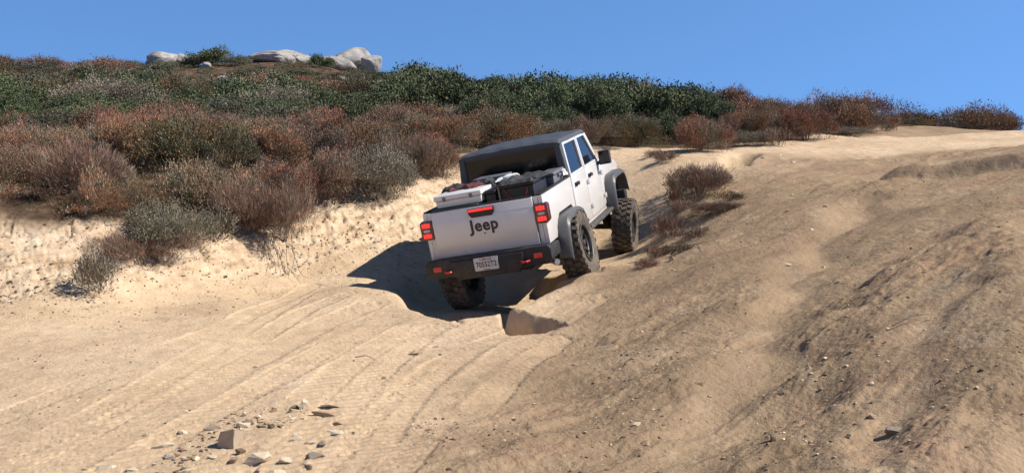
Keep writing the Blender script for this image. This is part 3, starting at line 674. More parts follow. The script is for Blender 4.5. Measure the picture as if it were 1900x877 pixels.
# wheels
def make_wheel():
    w_ = bpy.data.objects.new("wheel", None); link(w_, T)
    R0, hw = RT - .030, .165
    mb = MB()
    prof = [(-.11, .235), (-.135, .27), (-.158, .34), (-.160, .40), (-.150, .445), (-.125, R0), (-.04, R0 + .004), (.04, R0 + .004), (.125, R0), (.150, .445), (.160, .40), (.158, .34), (.135, .27), (.11, .235)]
    mb.lathe(prof, 72, closed=True)
    N = 26
    def P(x, r, a): return (x, r * math.cos(a), r * math.sin(a))
    def lugb(x0, x1, a0, a1, r0, r1, sk=0, ri0=None, ro0=None):
        f = .10 * (a1 - a0)
        mb.hexa([P(x0, r0, a0), P(x1, r0, a0 + sk), P(x1, r0, a1 + sk), P(x0, r0, a1), P(x0, r1 if ro0 is None else ro0, a0 + f), P(x1, r1, a0 + sk + f), P(x1, r1, a1 + sk - f), P(x0, r1 if ro0 is None else ro0, a1 - f)])
    rnd = random.Random(3); st_ = 2 * math.pi / N
    for k in range(N):
        a = k * st_
        for sx in (1, -1):
            off = 0 if sx > 0 else st_ * .5
            lugb(sx * .158, sx * .095, a + off, a + off + st_ * .62, R0 - .03, RT, sk=-.02 * sx, ro0=RT - .014)        # shoulder block
            mb.hexa([P(sx * .150, .43, a + off + .02), P(sx * .150, R0, a + off + .02), P(sx * .150, R0, a + off + st_ * .55), P(sx * .150, .43, a + off + st_ * .55),
                     P(sx * .169, .415 if k % 2 else .435, a + off + .03), P(sx * .163, R0 + .012, a + off + .03), P(sx * .163, R0 + .012, a + off + st_ * .52), P(sx * .169, .415 if k % 2 else .435, a + off + st_ * .52)])
            lugb(sx * .082, sx * .006, a + off + st_ * .3, a + off + st_ * .86, R0 - .01, RT + .003, sk=.045)
    tyre = mb.build("tyre", TYRE, w_, smooth=True)
    mb = MB(); mb.lathe([(.112, .232), (.128, .250), (.140, .248), (.138, .225), (.10, .215), (-.10, .215), (-.135, .245), (-.14, .25), (-.12, .232), (-.10, .20), (.09, .20)], 48, closed=True)
    rim = mb.build("rim", RIMM, w_)
    mb = MB()
    for k in range(8):
        a = k * math.pi / 4; M = Matrix.Rotation(a, 4, 'X')
        mb.hexa([M @ Vector(v) for v in [(.035, -.030, .05), (.035, .030, .05), (.065, .020, .212), (.065, -.020, .212), (.075, -.026, .05), (.075, .026, .05), (.105, .014, .212), (.105, -.014, .212)]])
    mb.lathe([(.02, .085), (.078, .085), (.085, .07), (.09, .045), (.115, .04), (.12, .02)], 24)
    mb.lathe([(-.06, .19), (-.045, .19)], 24)
    mb.build("spokes", RIMM, rim, bev=.004)
    mb = MB()
    mb.lathe([(.133, .2505), (.146, .254), (.150, .246), (.143, .236), (.131, .238)], 48, closed=True); mb.build("rim_lip", STEEL, rim)
    return w_
w0 = make_wheel(); first = True
for k, c in HUB.items():
    if first: w_ = w0
    else:
        w_ = w0.copy(); link(w_, T)
        for ch in list(w0.children):
            c2 = ch.copy(); link(c2, w_); c2.matrix_local = ch.matrix_local
            for g in ch.children: g2 = g.copy(); link(g2, c2)
    first = False
    ro = random.Random(k).random() * 1.0
    rake = (HUB['rr'][2] - HUB['lr'][2]) / 1.8 if k in ('rr', 'lr') else (HUB['rf'][2] - HUB['lf'][2]) / 1.8
    w_.matrix_local = Matrix.Translation((c[0], c[1], c[2] + .55)) @ Matrix.Rotation(-math.atan(rake), 4, 'Y') @ Matrix.Rotation(ro, 4, 'X') @ (Matrix.Rotation(math.pi, 4, 'Z') if k[0] == 'l' else Matrix())

# ------------------------------------------------------------------ load in the bed (things of their own)
def cargo(mb, name, mat, label, cat, group=None, **k):
    o = mb.build(name, mat, None, **k); o.matrix_world = MT; return tag(o, label, cat, group)
COOL = simple("cooler_plastic", (.74, .74, .72), .4, dust=.2); GRN = simple("green_plastic", (.03, .10, .035), .5, dust=.2)
TOTE = simple("tote_plastic", (.018, .018, .021), .5, dust=.12, dustc=(.12, .10, .08)); TARP = simple("dark_cloth", (.035, .036, .04), .85, dust=.5, dustc=(.16, .155, .15), nscale=8)
GREYP = simple("grey_case", (.13, .14, .165), .5, dust=.3); REDC = simple("red_cloth", (.13, .04, .042), .85); WCL = simple("white_cloth", (.72, .71, .70), .85); STRAP = simple("strap_web", (.20, .17, .13), .8)
def box_thing(name, mat, label, cat, x0, x1, y0, y1, z0, z1, parts=(), tap=.02, bev=.02):
    t = empty(name, MT @ Matrix.Translation(((x0 + x1) / 2, (y0 + y1) / 2, z0)), label, cat)
    cx, cy = (x1 - x0) / 2, (y1 - y0) / 2; h = z1 - z0; lid = parts[0] if parts else .05
    mb = MB(); mb.hexa([(-cx + tap, -cy + tap, 0), (cx - tap, -cy + tap, 0), (cx - tap, cy - tap, 0), (-cx + tap, cy - tap, 0), (-cx, -cy, h - lid), (cx, -cy, h - lid), (cx, cy, h - lid), (-cx, cy, h - lid)])
    mb.build("box", mat, t, bev=bev)
    mb = MB(); e = .012; mb.box(-cx - e, cx + e, -cy - e, cy + e, h - lid + .002, h); l = mb.build("lid", mat, t, bev=min(bev, lid * .4), seg=3)
    for sx in (-1, 1):
        mb = MB(); mb.box(*sorted((sx * (cx + .002), sx * (cx + .022))), -.07, .07, h * .62, h * .62 + .035); mb.build("handle", mat, t, bev=.006)
    return t, l, (cx, cy, h)
box_thing("storage_bin", GRN, "green storage bin under the white cooler behind the tailgate", "storage bin", -.68, -.06, -1.0, -.50, .545, 1.085)
t, l, (cx, cy, h) = box_thing("cooler", COOL, "white cooler with flat lid resting at the left end of the truck bed", "cooler", -.62, .0, -.98, -.50, 1.09, 1.245, parts=(.065,), tap=.01, bev=.018)
for x in (-.18, .18):
    mb = MB(); mb.box(x - .02, x + .02, -cy - .022, -cy - .013, h - .075, h - .02); mb.build("latch", GREYP, t, bev=.003)
box_thing("storage_tote", TOTE, "narrow black tote beside the white cooler in the truck bed", "storage tote", .035, .17, -.92, -.42, .545, 1.21)
t, l, (cx, cy, h) = box_thing("storage_tote", TOTE, "large black tote with orange cord at the right end of the truck bed", "storage tote", .20, .66, -.88, -.22, .545, 1.24, tap=.012)
mb = MB(); mb.tube([(-.16, -cy - .012, h * .93), (-.05, -cy - .016, h * .72), (.08, -cy - .010, h * .62), (.16, -cy - .016, h * .9)], .006, 6); mb.build("cord", simple("orange_cord", (.30, .07, .02), .7), t)
mb = MB(); mb.box(-.23, -.205, -cy - .024, -cy - .013, h * .6, h - .01); mb.build("strap", STRAP, t)
box_thing("gear_case", GREYP, "bluish grey hard case on edge right of the large black tote", "case", .52, .735, -.10, .46, 1.0, 1.225, bev=.03)
box_thing("gear_case", GREYP, "long flat grey case leaning under the rear window", "case", -.36, .08, -.12, .20, 1.0, 1.30, bev=.01)
def crumple(x0, x1, y0, y1, zf, amp, seed, nx=34, ny=16, edge=.05, hang=.06):
    mb = MB(); V = []; F = []
    for j in range(ny):
        for i in range(nx):
            s, t_ = i / (nx - 1), j / (ny - 1)
            ex = edge * float(vn2(np.array([s * 7.]), np.array([t_ * 5. + seed]), seed)[0]); ey = edge * float(vn2(np.array([s * 9. + 4]), np.array([t_ * 2.]), seed + 1)[0])
            b = min(s, 1 - s, t_, 1 - t_); fall = hang * (1 - min(1, b / .10)) ** 1.5
            X = x0 + s * (x1 - x0) + ex * (.3 + (b < .12)); Y = y0 + t_ * (y1 - y0) + ey * (.3 + (b < .12))
            n_ = float(fbm(np.array([X * 9. + seed]), np.array([Y * 9.]), 4, seed)[0])
            V.append((X, Y, zf(X, Y) + amp * (n_ + .35) - fall * (.5 + n_)))
    for j in range(ny - 1):
        for i in range(nx - 1):
            a = j * nx + i; F.append((a, a + 1, a + nx + 1, a + nx))
    n = len(V); V2 = [(x, y, z - .006) for x, y, z in V]; F2 = [tuple(n + q for q in f[::-1]) for f in F]
    rim = [i for i in range(nx)] + [j * nx + nx - 1 for j in range(1, ny)] + [(ny - 1) * nx + i for i in range(nx - 2, -1, -1)] + [j * nx for j in range(ny - 2, 0, -1)]
    mb.faces(V + V2, F + F2 + [(a, n + a, n + b, b) for a, b in zip(rim, rim[1:] + rim[:1])]); return mb
cargo(crumple(.02, .70, -.92, -.18, lambda x, y: 1.20 + .05 * min(1, max(0, (x - .15) / .08)), .06, 3, edge=.05), "tarp", TARP, "crumpled dark tarp thrown over the black totes", "tarp")
cargo(crumple(-.74, .04, -.56, -.16, lambda x, y: 1.235, .085, 11, edge=.06, hang=.16), "blanket", TARP, "rumpled dark blanket bunched behind the white cooler", "blanket")
cargo(crumple(-.52, -.16, -.60, -.44, lambda x, y: 1.265, .04, 21, nx=20, ny=10, hang=.05), "jacket", REDC, "dull red jacket tucked behind the cooler lid", "jacket")
cargo(crumple(.06, .30, -.30, -.02, lambda x, y: 1.275, .03, 31, nx=18, ny=12, hang=.06), "towel", WCL, "white folded towel on top of the load under the rear window", "towel")
cargo(crumple(.62, .76, .28, .46, lambda x, y: 1.10 + .07, .05, 41, nx=14, ny=12, hang=.10), "plastic_bag", WCL, "small white bag wedged between grey case and cab corner", "bag")

# ------------------------------------------------------------------ plants
def leaf_mat(name, rough=.75):
    s = NT(name); s.b.inputs['Roughness'].default_value = rough; s.b.inputs['Specular IOR Level'].default_value = .25
    at = s.n("ShaderNodeAttribute", attribute_name="col"); oi = s.n("ShaderNodeObjectInfo")
    hs = s.n("ShaderNodeHueSaturation"); s.l(at.outputs['Color'], hs.inputs['Color'])
    mr = s.n("ShaderNodeMapRange"); s.l(oi.outputs['Random'], mr.inputs[0]); mr.inputs[3].default_value = .78; mr.inputs[4].default_value = 1.28; s.l(mr.outputs[0], hs.inputs['Value'])
    m2 = s.n("ShaderNodeMapRange"); s.l(s.math('FRACT', s.math('MULTIPLY', oi.outputs['Random'], 7.3)), m2.inputs[0]); m2.inputs[3].default_value = .488; m2.inputs[4].default_value = .515; s.l(m2.outputs[0], hs.inputs['Hue'])
    s.col(hs.outputs[0]); return s.m
LEAF = leaf_mat("foliage"); WOOD = simple("dry_wood", (.13, .105, .085), .9, dust=.5, dustc=(.3, .26, .22), nscale=12); DEADW = simple("bleached_wood", (.34, .31, .27), .9, nscale=10)
PAL = {  # dried flower heads, leaves, twigs; each with its share
 'rust': [((.37, .138, .078), .36), ((.44, .20, .12), .17), ((.27, .105, .062), .18), ((.25, .18, .12), .17), ((.17, .14, .09), .14)],
 'pink': [((.40, .195, .13), .32), ((.33, .15, .10), .2), ((.45, .28, .19), .14), ((.26, .205, .145), .2), ((.19, .165, .115), .14)],
 'brown': [((.19, .105, .05), .35), ((.13, .095, .05), .3), ((.24, .14, .07), .2), ((.11, .10, .055), .15)],
 'green': [((.072, .092, .040), .38), ((.105, .130, .060), .27), ((.048, .063, .032), .2), ((.165, .185, .10), .10), ((.20, .17, .10), .05)],
 'olive': [((.095, .102, .062), .35), ((.14, .138, .088), .25), ((.068, .075, .048), .22), ((.22, .175, .12), .18)],
 'sage': [((.25, .23, .165), .35), ((.31, .28, .20), .2), ((.19, .175, .12), .25), ((.17, .12, .09), .2)],
 'twig': [((.18, .145, .11), .36), ((.25, .20, .15), .25), ((.13, .105, .085), .2), ((.28, .15, .10), .19)],
}
def shrub_arrays(kind, seed, n, leaf=1.0, lumps=9, flat=.85):
    R = np.random.RandomState(seed)
    L = []
    for i in range(lumps):
        a = R.rand() * 2 * math.pi; q = R.rand() ** .6 * .74; L.append((q * math.cos(a), q * math.sin(a), .10 + .44 * (1 - q) * R.rand() + .10, .20 + .27 * R.rand()))
    L = np.array(L); w_ = L[:, 3] ** 2; k = R.choice(lumps, n, p=w_ / w_.sum())
    d = R.randn(n, 3); d /= np.linalg.norm(d, axis=1)[:, None]; d[:, 2] = np.where(R.rand(n) < .8, np.abs(d[:, 2]), d[:, 2])
    rr = L[k, 3] * (1 - .55 * R.rand(n) ** 2.0) * (1 + .10 * R.randn(n)) * (1 + .38 * vn2(d[:, 0] * 2.6 + k * 3.1, d[:, 1] * 2.6 + d[:, 2] * 2, seed + 5))
    p = L[k, :3] + d * rr[:, None]; p[:, 2] = p[:, 2] * flat
    g = vn2(p[:, 0] * 4 + seed, p[:, 1] * 4 + p[:, 2] * 3, seed) + vn2(p[:, 0] * 9, p[:, 2] * 9 + p[:, 1] * 5, seed + 3) * .6
    keep = (p[:, 2] > .01) & (g > -.58); p = p[keep]; d = d[keep]; n = len(p)
    pal = PAL[kind]; pc = np.array([c for c, _ in pal]); pw = np.array([x for _, x in pal])
    zone = vn2(p[:, 0] * 2.2 + 9, p[:, 1] * 2.2 + p[:, 2] * 2, seed + 9)       # patches of one growth stage
    ci = R.choice(len(pal), n, p=pw / pw.sum()); col = pc[ci] * (1 + .24 * zone + .10 * R.randn(n))[:, None]
    if kind in ('rust', 'pink', 'brown', 'twig'):
        z2 = vn2(p[:, 0] * 3.1 - 4, p[:, 1] * 3.1 + p[:, 2] * 3.4, seed + 21) - .5 * (p[:, 2] / .8 - .45); alt = (z2 > .22) & (R.rand(n) < .75)
        pa = np.array([c for c, _ in PAL['olive' if kind == 'brown' else 'sage']]); col[alt] = (pa[R.randint(0, len(pa), n)] * (.85 + .2 * R.rand(n))[:, None])[alt]
    top = p[:, 2] / (p[:, 2].max() + 1e-6)
    out = p - np.array([0, 0, -.15]); out /= np.linalg.norm(out, axis=1)[:, None]
    axis = out * .6 + d * .3 + np.array([0, 0, .55]) + .42 * R.randn(n, 3); axis /= np.linalg.norm(axis, axis=1)[:, None]
    sd = np.cross(axis, R.randn(n, 3)); sd /= np.linalg.norm(sd, axis=1)[:, None]
    if kind in ('green', 'olive'):
        ln = leaf * (.022 + .026 * R.rand(n) ** 1.5); wd = ln * (.45 + .3 * R.rand(n)); axis = axis + .6 * R.randn(n, 3); axis /= np.linalg.norm(axis, axis=1)[:, None]; tw = R.rand(n) < .05
    elif kind == 'twig':
        ln = leaf * (.05 + .13 * R.rand(n)); wd = leaf * (.006 + .005 * R.rand(n)); tw = R.rand(n) < .6
    else:
        ln = leaf * (.014 + .020 * R.rand(n)); wd = ln * (.42 + .3 * R.rand(n)); tw = R.rand(n) < (.30 if kind != 'sage' else .2)
    ln = np.where(tw, leaf * (.07 + .10 * R.rand(n)), ln); wd = np.where(tw, leaf * .0055, wd)
    tc_ = pc[-1] * .9
    col[tw] = col[tw] * .35 + tc_ * .65
    a = p - axis * ln[:, None] * .5; b = p + axis * ln[:, None] * .5
    v = np.stack([a - sd * wd[:, None] * .35, p + sd * wd[:, None] * .5 - a * 0, b, p - sd * wd[:, None] * .5], 1)
    v[:, 0] = a
    col = np.clip(col, .01, .9); colv = np.repeat(np.concatenate([col, np.ones((n, 1))], 1), 4, 0)
    f = np.arange(4 * n).reshape(n, 4); v = v.reshape(-1, 3); v[:, 2] = np.maximum(v[:, 2], -.02)
    return v, f, colv
def stem_mesh(seed, n=14, hgt=.6, spread=.6, r=.012, mat=None, sub=2):
    R = random.Random(seed); mb = MB()
    for i in range(n):
        a = R.random() * 6.283; q = spread * (.3 + .7 * R.random()); h = hgt * (.6 + .5 * R.random())
        pts = [(0.04 * math.cos(a), .04 * math.sin(a), -.06)]
        for t_ in (.3, .6, 1): pts.append((q * t_ * math.cos(a) + R.uniform(-.05, .05), q * t_ * math.sin(a) + R.uniform(-.05, .05), h * t_ ** .8 + R.uniform(-.03, .03)))
        mb.tube(pts, r * (.6 + .6 * R.random()), 4, taper=.25)
        for s_ in range(sub):
            k = R.choice((1, 2)); b = Vector(pts[k]); dd = Vector((R.uniform(-.25, .25), R.uniform(-.25, .25), R.uniform(.08, .3))); mb.tube([b, b + dd * .5, b + dd + Vector((0, 0, -.02))], r * .4, 3, taper=.4)
    return mb
PROTO = {}
NV = {'rust': 3, 'pink': 2, 'brown': 2, 'green': 3, 'olive': 2, 'sage': 2, 'twig': 2}
for ki, (kind, nv) in enumerate(NV.items()):
    for i in range(nv):
        for far in (0, 1, 2):
            n = (34000 if kind not in ('green', 'olive') else 26000) if not far else 9500
            if kind == 'twig': n = 17000 if not far else 6000
            if far == 2: n = 1700 if kind != 'twig' else 1300
            v, f, c = shrub_arrays(kind, 100 + ki * 10 + i, n, leaf=(1.0, 1.45, 2.6)[far] * (1.15 if kind in ('green',) else 1), lumps=8 + 3 * i)
            o = np_mesh("foliage", v, f, LEAF, {'col': c}); me = o.data; bpy.data.objects.remove(o)
            s_ = stem_mesh(ki * 10 + i, 12 if not far else 6, .55, .5); so = s_.build("stems", WOOD, None, smooth=False); sm = so.data; bpy.data.objects.remove(so)
            PROTO[(kind, i, far)] = (me, sm)
def proj(P):
    x, y, z = P[0], P[1], P[2] - EYE; d = y * ct - z * st; h = y * st + z * ct
    return CX + FPX * x / d, CY - FPX * h / d, d
KN = {'rust': 'rust brown', 'pink': 'pinkish brown', 'brown': 'dark brown', 'green': 'dark green leafy', 'olive': 'olive green', 'sage': 'pale grey green', 'twig': 'grey twiggy'}
SHR = []
rs = random.Random(5)
def shrub(kind, P, w_, h_, label=None, far=None, name="shrub", lean_=0):
    u, v, d = proj(P); far = (2 if w_ < .85 else 1 if d > 27 else 0) if far is None else far
    key = (kind, rs.randrange(NV[kind]), far); me, sm = PROTO[key]
    o = bpy.data.objects.new(name, None); link(o)
    o.matrix_world = Matrix.Translation((P[0], P[1], P[2] - .04)) @ Matrix.Rotation(lean_, 4, 'Y') @ Matrix.Rotation(rs.random() * 6.283, 4, 'Z') @ Matrix.Diagonal((w_ / 1.75, w_ / 1.75, h_ / .82, 1))
    fo = link(bpy.data.objects.new("foliage", me), o); so = link(bpy.data.objects.new("stems", sm), o)
    o['category'] = 'shrub'; SHR.append([o, kind, u, v - .5 * h_ / d * FPX, d, label]); return o
# the shrubs one can tell apart, from survey (u, v of the foot, width px, height px, kind)
near = [
 (185, 540, 85, 92, 'sage', "grey green shrub at the foot of the bank, lowest plant left of the trail"),
 (262, 488, 150, 74, 'twig', "brownish grey shrub overhanging the pale bank edge at left, roots showing"),
 (318, 455, 150, 88, 'sage', "wide pale olive shrub on the bank above the overhanging grey one"),
 (395, 445, 90, 66, 'sage', "small pale shrub spilling over the bank right of the wide olive one"),
 (232, 400, 120, 70, 'rust', "low rust shrub beside the bare patch on the left bank"),
 (180, 395, 60, 100, 'rust', "orange brown shrub cut by the left edge of the photo"),
 (385, 400, 170, 118, 'pink', "big pink topped shrub left of the hanging root bush"),
 (450, 420, 110, 95, 'twig', "grey dry shrub between the pink topped shrub and the hanging root bush"),
 (528, 440, 125, 128, 'twig', "tangled grey bush with bare roots hanging down the bank"),
 (500, 380, 130, 90, 'rust', "rust shrub growing behind the hanging root bush"),
 (615, 372, 120, 108, 'pink', "pinkish shrub on the bank edge right of the hanging root bush"),
 (690, 372, 130, 108, 'sage', "grey brown shrub at the bank edge nearest the pickup tailgate"),
 (375, 322, 200, 120, 'brown', "largest dark olive brown bush on the left slope"),
 (285, 305, 110, 80, 'brown', "dark brown bush left of the largest olive brown one"),
 (215, 325, 140, 110, 'rust', "big dark rust shrub near the left edge above the bare patch"),
 (500, 318, 140, 88, 'rust', "rust shrub right of the largest olive brown bush"),
 (590, 312, 150, 85, 'pink', "wide pinkish shrub in the middle of the left slope"),
 (690, 305, 150, 84, 'rust', "rust shrub above the grey brown one by the tailgate"),
 (765, 330, 95, 92, 'twig', "grey shrub with a pale hollow left of the pickup cab"),
 (820, 328, 90, 80, 'rust', "rust shrub touching the rear corner of the pickup roof in view"),
 (790, 275, 130, 70, 'rust', "brown rust shrub behind the one at the pickup roof"),
 (925, 270, 165, 80, 'rust', "bright rust dome shrub directly above the pickup roof"),
 (850, 262, 120, 60, 'pink', "pinkish shrub left of the bright rust dome"),
 (615, 232, 90, 44, 'brown', "small dark brown bush at the edge of the leafy belt"),
 (740, 245, 150, 56, 'rust', "long low rust shrub above the pale hollow shrub"),
 (1090, 272, 115, 62, 'pink', "pinkish shrub behind the pickup windscreen"),
 (1035, 262, 90, 48, 'sage', "greyish shrub between roof and dark green thicket"),
 (1165, 272, 98, 74, 'brown', "dark orange brown bush where the bare ridge starts behind the mirror"),
 (1298, 280, 118, 74, 'rust', "rounded rust grey shrub alone on the ridge, right of the dark green thicket"),
 (1215, 265, 60, 40, 'rust', "low rust shrub between the dark bush and the rounded ridge shrub"),
 (1385, 270, 68, 32, 'sage', "pale low shrub right of the rounded ridge shrub"),
 (1443, 270, 62, 44, 'twig', "dark grey twiggy shrub next to the pale low one on the ridge"),
 (1495, 260, 105, 72, 'rust', "dark red shrub casting shade on the ridge"),
 (1595, 247, 125, 62, 'rust', "broad red brown dome shrub near the right end of the ridge"),
 (1575, 252, 80, 22, 'sage', "flat pale grass tuft in front of the broad red dome"),
 (1650, 242, 34, 22, 'pink', "tiny pinkish shrub at the end of the red ones"),
 (1400, 238, 110, 62, 'rust', "red shrub on the ridge behind the pale low one"),
 (1350, 262, 70, 60, 'rust', "red brown shrub leaning on the dark green thicket"),
 (1668, 228, 52, 32, 'green', "dark green shrub on the skyline at the right"),
 (1240, 298, 54, 26, 'twig', "small dark twig clump on the bare slope behind the truck"),
 (1215, 290, 40, 18, 'twig', "tiny dark twig clump on the bare ridge"),
 (1300, 362, 140, 68, 'twig', "dry flower head bush on the edge of the bare mound"),
 (1268, 356, 70, 56, 'brown', "dark brown bush at the mound edge beside the flower head bush"),
 (1256, 398, 66, 70, 'rust', "dry brown bush hanging at the mound edge right of the front wheel"),
 (1240, 440, 70, 54, 'twig', "withered brown bush lower on the mound edge by the front wheel"),
 (1218, 478, 70, 34, 'twig', "lowest withered brush at the mound edge nearest the front wheel"),
 (1318, 392, 120, 30, 'twig', "flattened dead bush lying below the dry flower head bush"),
 (1200, 494, 56, 24, 'twig', "small withered tuft trailing toward the rear tyre"),
 (1266, 468, 66, 24, 'brown', "scruffy low tuft above the dark rock on the mound"),
 (1348, 372, 64, 26, 'brown', "scruffy tuft right of the flattened dead bush"),
 (1285, 440, 100, 26, 'twig', "low mat of dead twigs beside the withered bushes"),
]
for u, v, w_, h_, k, lab in near:
    P = onland(u, v)
    if P is None: P = hit(u, v)
    if P is None: print("no hit", u, v); continue
    d = proj(P)[2]; shrub(k, P, w_ / FPX * d * (1.24 if u < 800 else 1.04), h_ / FPX * d * (1.08 if u < 800 else 1), lab)
# the thicket and the belts on the slope
big = [(500,143,80,15,'olive'),(560,147,80,17,'green'),(622,151,84,17,'olive'),(440,147,80,17,'green'),(684,151,70,15,'olive'),(530,160,80,24,'olive'),(600,163,80,24,'brown'),(660,165,70,24,'olive'),(360,122,46,34,'olive'),(398,124,90,40,'green'),(442,122,60,30,'olive'),(592,124,56,28,'green'),(258,116,44,20,'olive'),(200,118,80,20,'olive'),(765,222,150,88,'green'),(850,222,165,96,'green'),(905,212,90,60,'green'),(700,200,90,50,'green'),(960,236,130,84,'green'),(1035,240,140,92,'green'),(1105,246,140,98,'green'),(1175,240,140,88,'green'),(1240,244,140,90,'green'),(1305,248,110,78,'green'),(1250,262,110,62,'green'),(1130,222,120,74,'green'),(1060,218,110,68,'green'),
       (1010,206,80,52,'rust'),(1190,205,110,58,'rust'),(945,204,80,44,'rust'),(740,182,100,44,'rust'),(820,236,100,54,'green'),(1330,232,80,56,'green'),(1365,222,60,46,'rust'),(1440,226,90,40,'rust'),(1530,228,120,40,'rust'),(1480,220,60,34,'green'),(1700,236,60,20,'brown'),(1600,222,60,30,'olive')]
for u, v, w_, h_, k in big:
    P = hit(u, v)
    if P is None:
        for vv in range(v, v + 40, 2):
            P = hit(u, vv)
            if P is not None: break
    d = proj(P)[2]; shrub(k, (P[0], P[1], H(P[0], P[1])), w_ / FPX * d, h_ / FPX * d)
placed = [(s[0].matrix_world.translation.x, s[0].matrix_world.translation.y, s[0].matrix_world.to_scale().x * .85) for s in SHR]
def zone_kind(u, vc):
    r = rs.random()
    if u < 700 and vc < 168: return 'olive' if r < .55 else ('green' if r < .72 else ('brown' if r < .86 else 'rust'))
    if u < 700 and vc < 222: return 'green' if r < .62 else ('olive' if r < .95 else 'sage')
    if 700 <= u < 925 and vc < 210: return 'green'
    if 925 <= u < 1350 and vc < 235: return 'green' if r < .9 else 'rust'
    if u >= 1350: return 'rust' if r < .8 else 'brown'
    return 'rust' if r < .5 else ('pink' if r < .72 else ('brown' if r < .82 else ('sage' if r < .92 else 'twig')))
RES = [(270,352,113,57),(455,582,124,55),(580,708,134,56),(372,395,126,99),(398,427,155,99),(616,648,154,99)]
def hides(u, v, d, w_, h_):
    wp, vt = w_ / d * FPX / 2, v - h_ / d * FPX
    return any(u + wp > a and u - wp < b and vt < c - (6 if q < 90 else 3) and d < q and v > c - 30 and v < c + (70 if q < 90 else 20) for a, b, c, q in RES)
d = 14.0; cnt = 0
while d < 57.5:
    rad_ = (.50 + .014 * d); x = -.56 * d
    while x < .56 * d:
        X = x + rs.uniform(-.5, .5) * rad_; Y = d + rs.uniform(-.5, .5) * rad_; x += rad_ * 2.0
        if poly_sd(np.array([X]), np.array([Y]), HILLP)[0] < .35: continue
        z = H(X, Y); u, v, dd = proj((X, Y, z))
        if u < -70 or u > 1960: continue
        if u > 720 and d > 46: continue
        if u > 900 and d > 40: continue
        R_ = rad_ * rs.uniform(.8, 1.25)
        if any((X - a) ** 2 + (Y - b) ** 2 < (.62 * (R_ + c)) ** 2 for a, b, c in placed): continue
        hgt = R_ * rs.uniform(.85, 1.15)
        k = zone_kind(u, v - .5 * hgt / dd * FPX)
        if k == 'green' and u > 700: hgt *= 1.15
        if u < 700 and dd > 36: hgt *= .62
        if hides(u, v, dd, R_ * 2.1, hgt):
            cc = max(q[2] for q in RES if abs(u - (q[0] + q[1]) / 2) < (q[1] - q[0]) / 2 + R_ / dd * FPX)
            hgt = (v - cc + 6) / FPX * dd
            if hgt < .12: continue
            R_ = min(R_, max(.35, hgt * 1.8))
        shrub(k, (X, Y, z), R_ * 2.1, hgt); placed.append((X, Y, R_)); cnt += 1
    d += rad_ * 1.75
print("scatter shrubs", cnt)
ORD = "first second third fourth fifth sixth seventh eighth ninth tenth eleventh twelfth thirteenth fourteenth fifteenth sixteenth seventeenth eighteenth nineteenth twentieth".split()
def ordw(i): return ORD[i] if i < 20 else (["twenty", "thirty", "forty", "fifty"][i // 20 * 0 + (i + 1) // 10 - 2] + (" " + ORD[(i + 1) % 10 - 1] if (i + 1) % 10 else "th"))
def zphr(u, v):
    if v < 150 and u < 720: return "on the skyline slope among the boulders"
    if v < 225 and u < 720: return "in the leafy belt below the boulders"
    if v < 225 and u < 1360: return "in the thicket above the pickup"
    if u >= 1360: return "along the bare ridge at right"
    if u > 760: return "on the slope behind the cab"
    if v < 300: return "in the middle of the brushy left slope"
    return "near the pale bank at left"
grp = {}
for s in SHR:
    o, kind, u, v, d, lab = s
    o['group'] = 'shrubs growing on the hillside'
    if lab: o['label'] = lab
    else: grp.setdefault((KN[kind], zphr(u, v)), []).append((u, o))
for (kn, zp), l in grp.items():
    l.sort(key=lambda t: t[0])
    for i, (u, o) in enumerate(l):
        o['label'] = (f"{ordw(i)} {kn} shrub from left {zp}" if len(l) > 1 else f"{kn} shrub {zp}")
# low brush between the shrubs: one mass
bv, bf, bc = [], [], []; off = 0; R = np.random.RandomState(8)
tiny = [shrub_arrays(k, 300 + i, 420, leaf=2.6, lumps=5) for i, k in enumerate(['rust', 'olive', 'sage', 'brown', 'rust', 'green'])]
n_b = 0
for t_ in range(8600):
    dd = 12.5 * (62 / 12.5) ** R.rand(); a = R.uniform(-.55, .55); X, Y = dd * math.sin(a), dd * math.cos(a)
    if R.rand() > .5 and dd < 20: pass
    bvk = (X, Y)
    bv.append(bvk)
bv = np.array(bv); sdv = poly_sd(bv[:, 0], bv[:, 1], HILLP); bv = bv[sdv > .1]; zb = Hs(bv[:, 0], bv[:, 1])
sc = [v_[0].shape for v_ in tiny]; VV, FF, CC = [], [], []
for (X, Y), z in list(zip(bv, zb))[:4600]:
    u, v, dd = proj((X, Y, z)); 
    if u < -80 or u > 1980: continue
    if hides(u, v, dd, .3, .14): continue
    k = R.choice([1, 1, 5, 3]) if (v < 225 and u < 1360) else R.choice([0, 2, 3, 4])
    v0, f0, c0 = tiny[k]; s_ = R.uniform(.16, .32) * (1 + dd * .022); a = R.rand() * 6.28; ca, sa = math.cos(a), math.sin(a)
    vv = v0 * np.array([s_, s_, s_ * .8]); vv = np.stack([vv[:, 0] * ca - vv[:, 1] * sa + X, vv[:, 0] * sa + vv[:, 1] * ca + Y, vv[:, 2] + z], 1)
    VV.append(vv); FF.append(f0 + off); off += len(v0); CC.append(np.concatenate([c0[:, :3] * R.uniform(.8, 1.2), c0[:, 3:]], 1))
o = np_mesh("low_brush", np.concatenate(VV), np.concatenate(FF), LEAF, {'col': np.concatenate(CC)}); tag(o, "low dry brush covering the soil between the shrubs", "brush", kind="stuff")
print("brush", off)

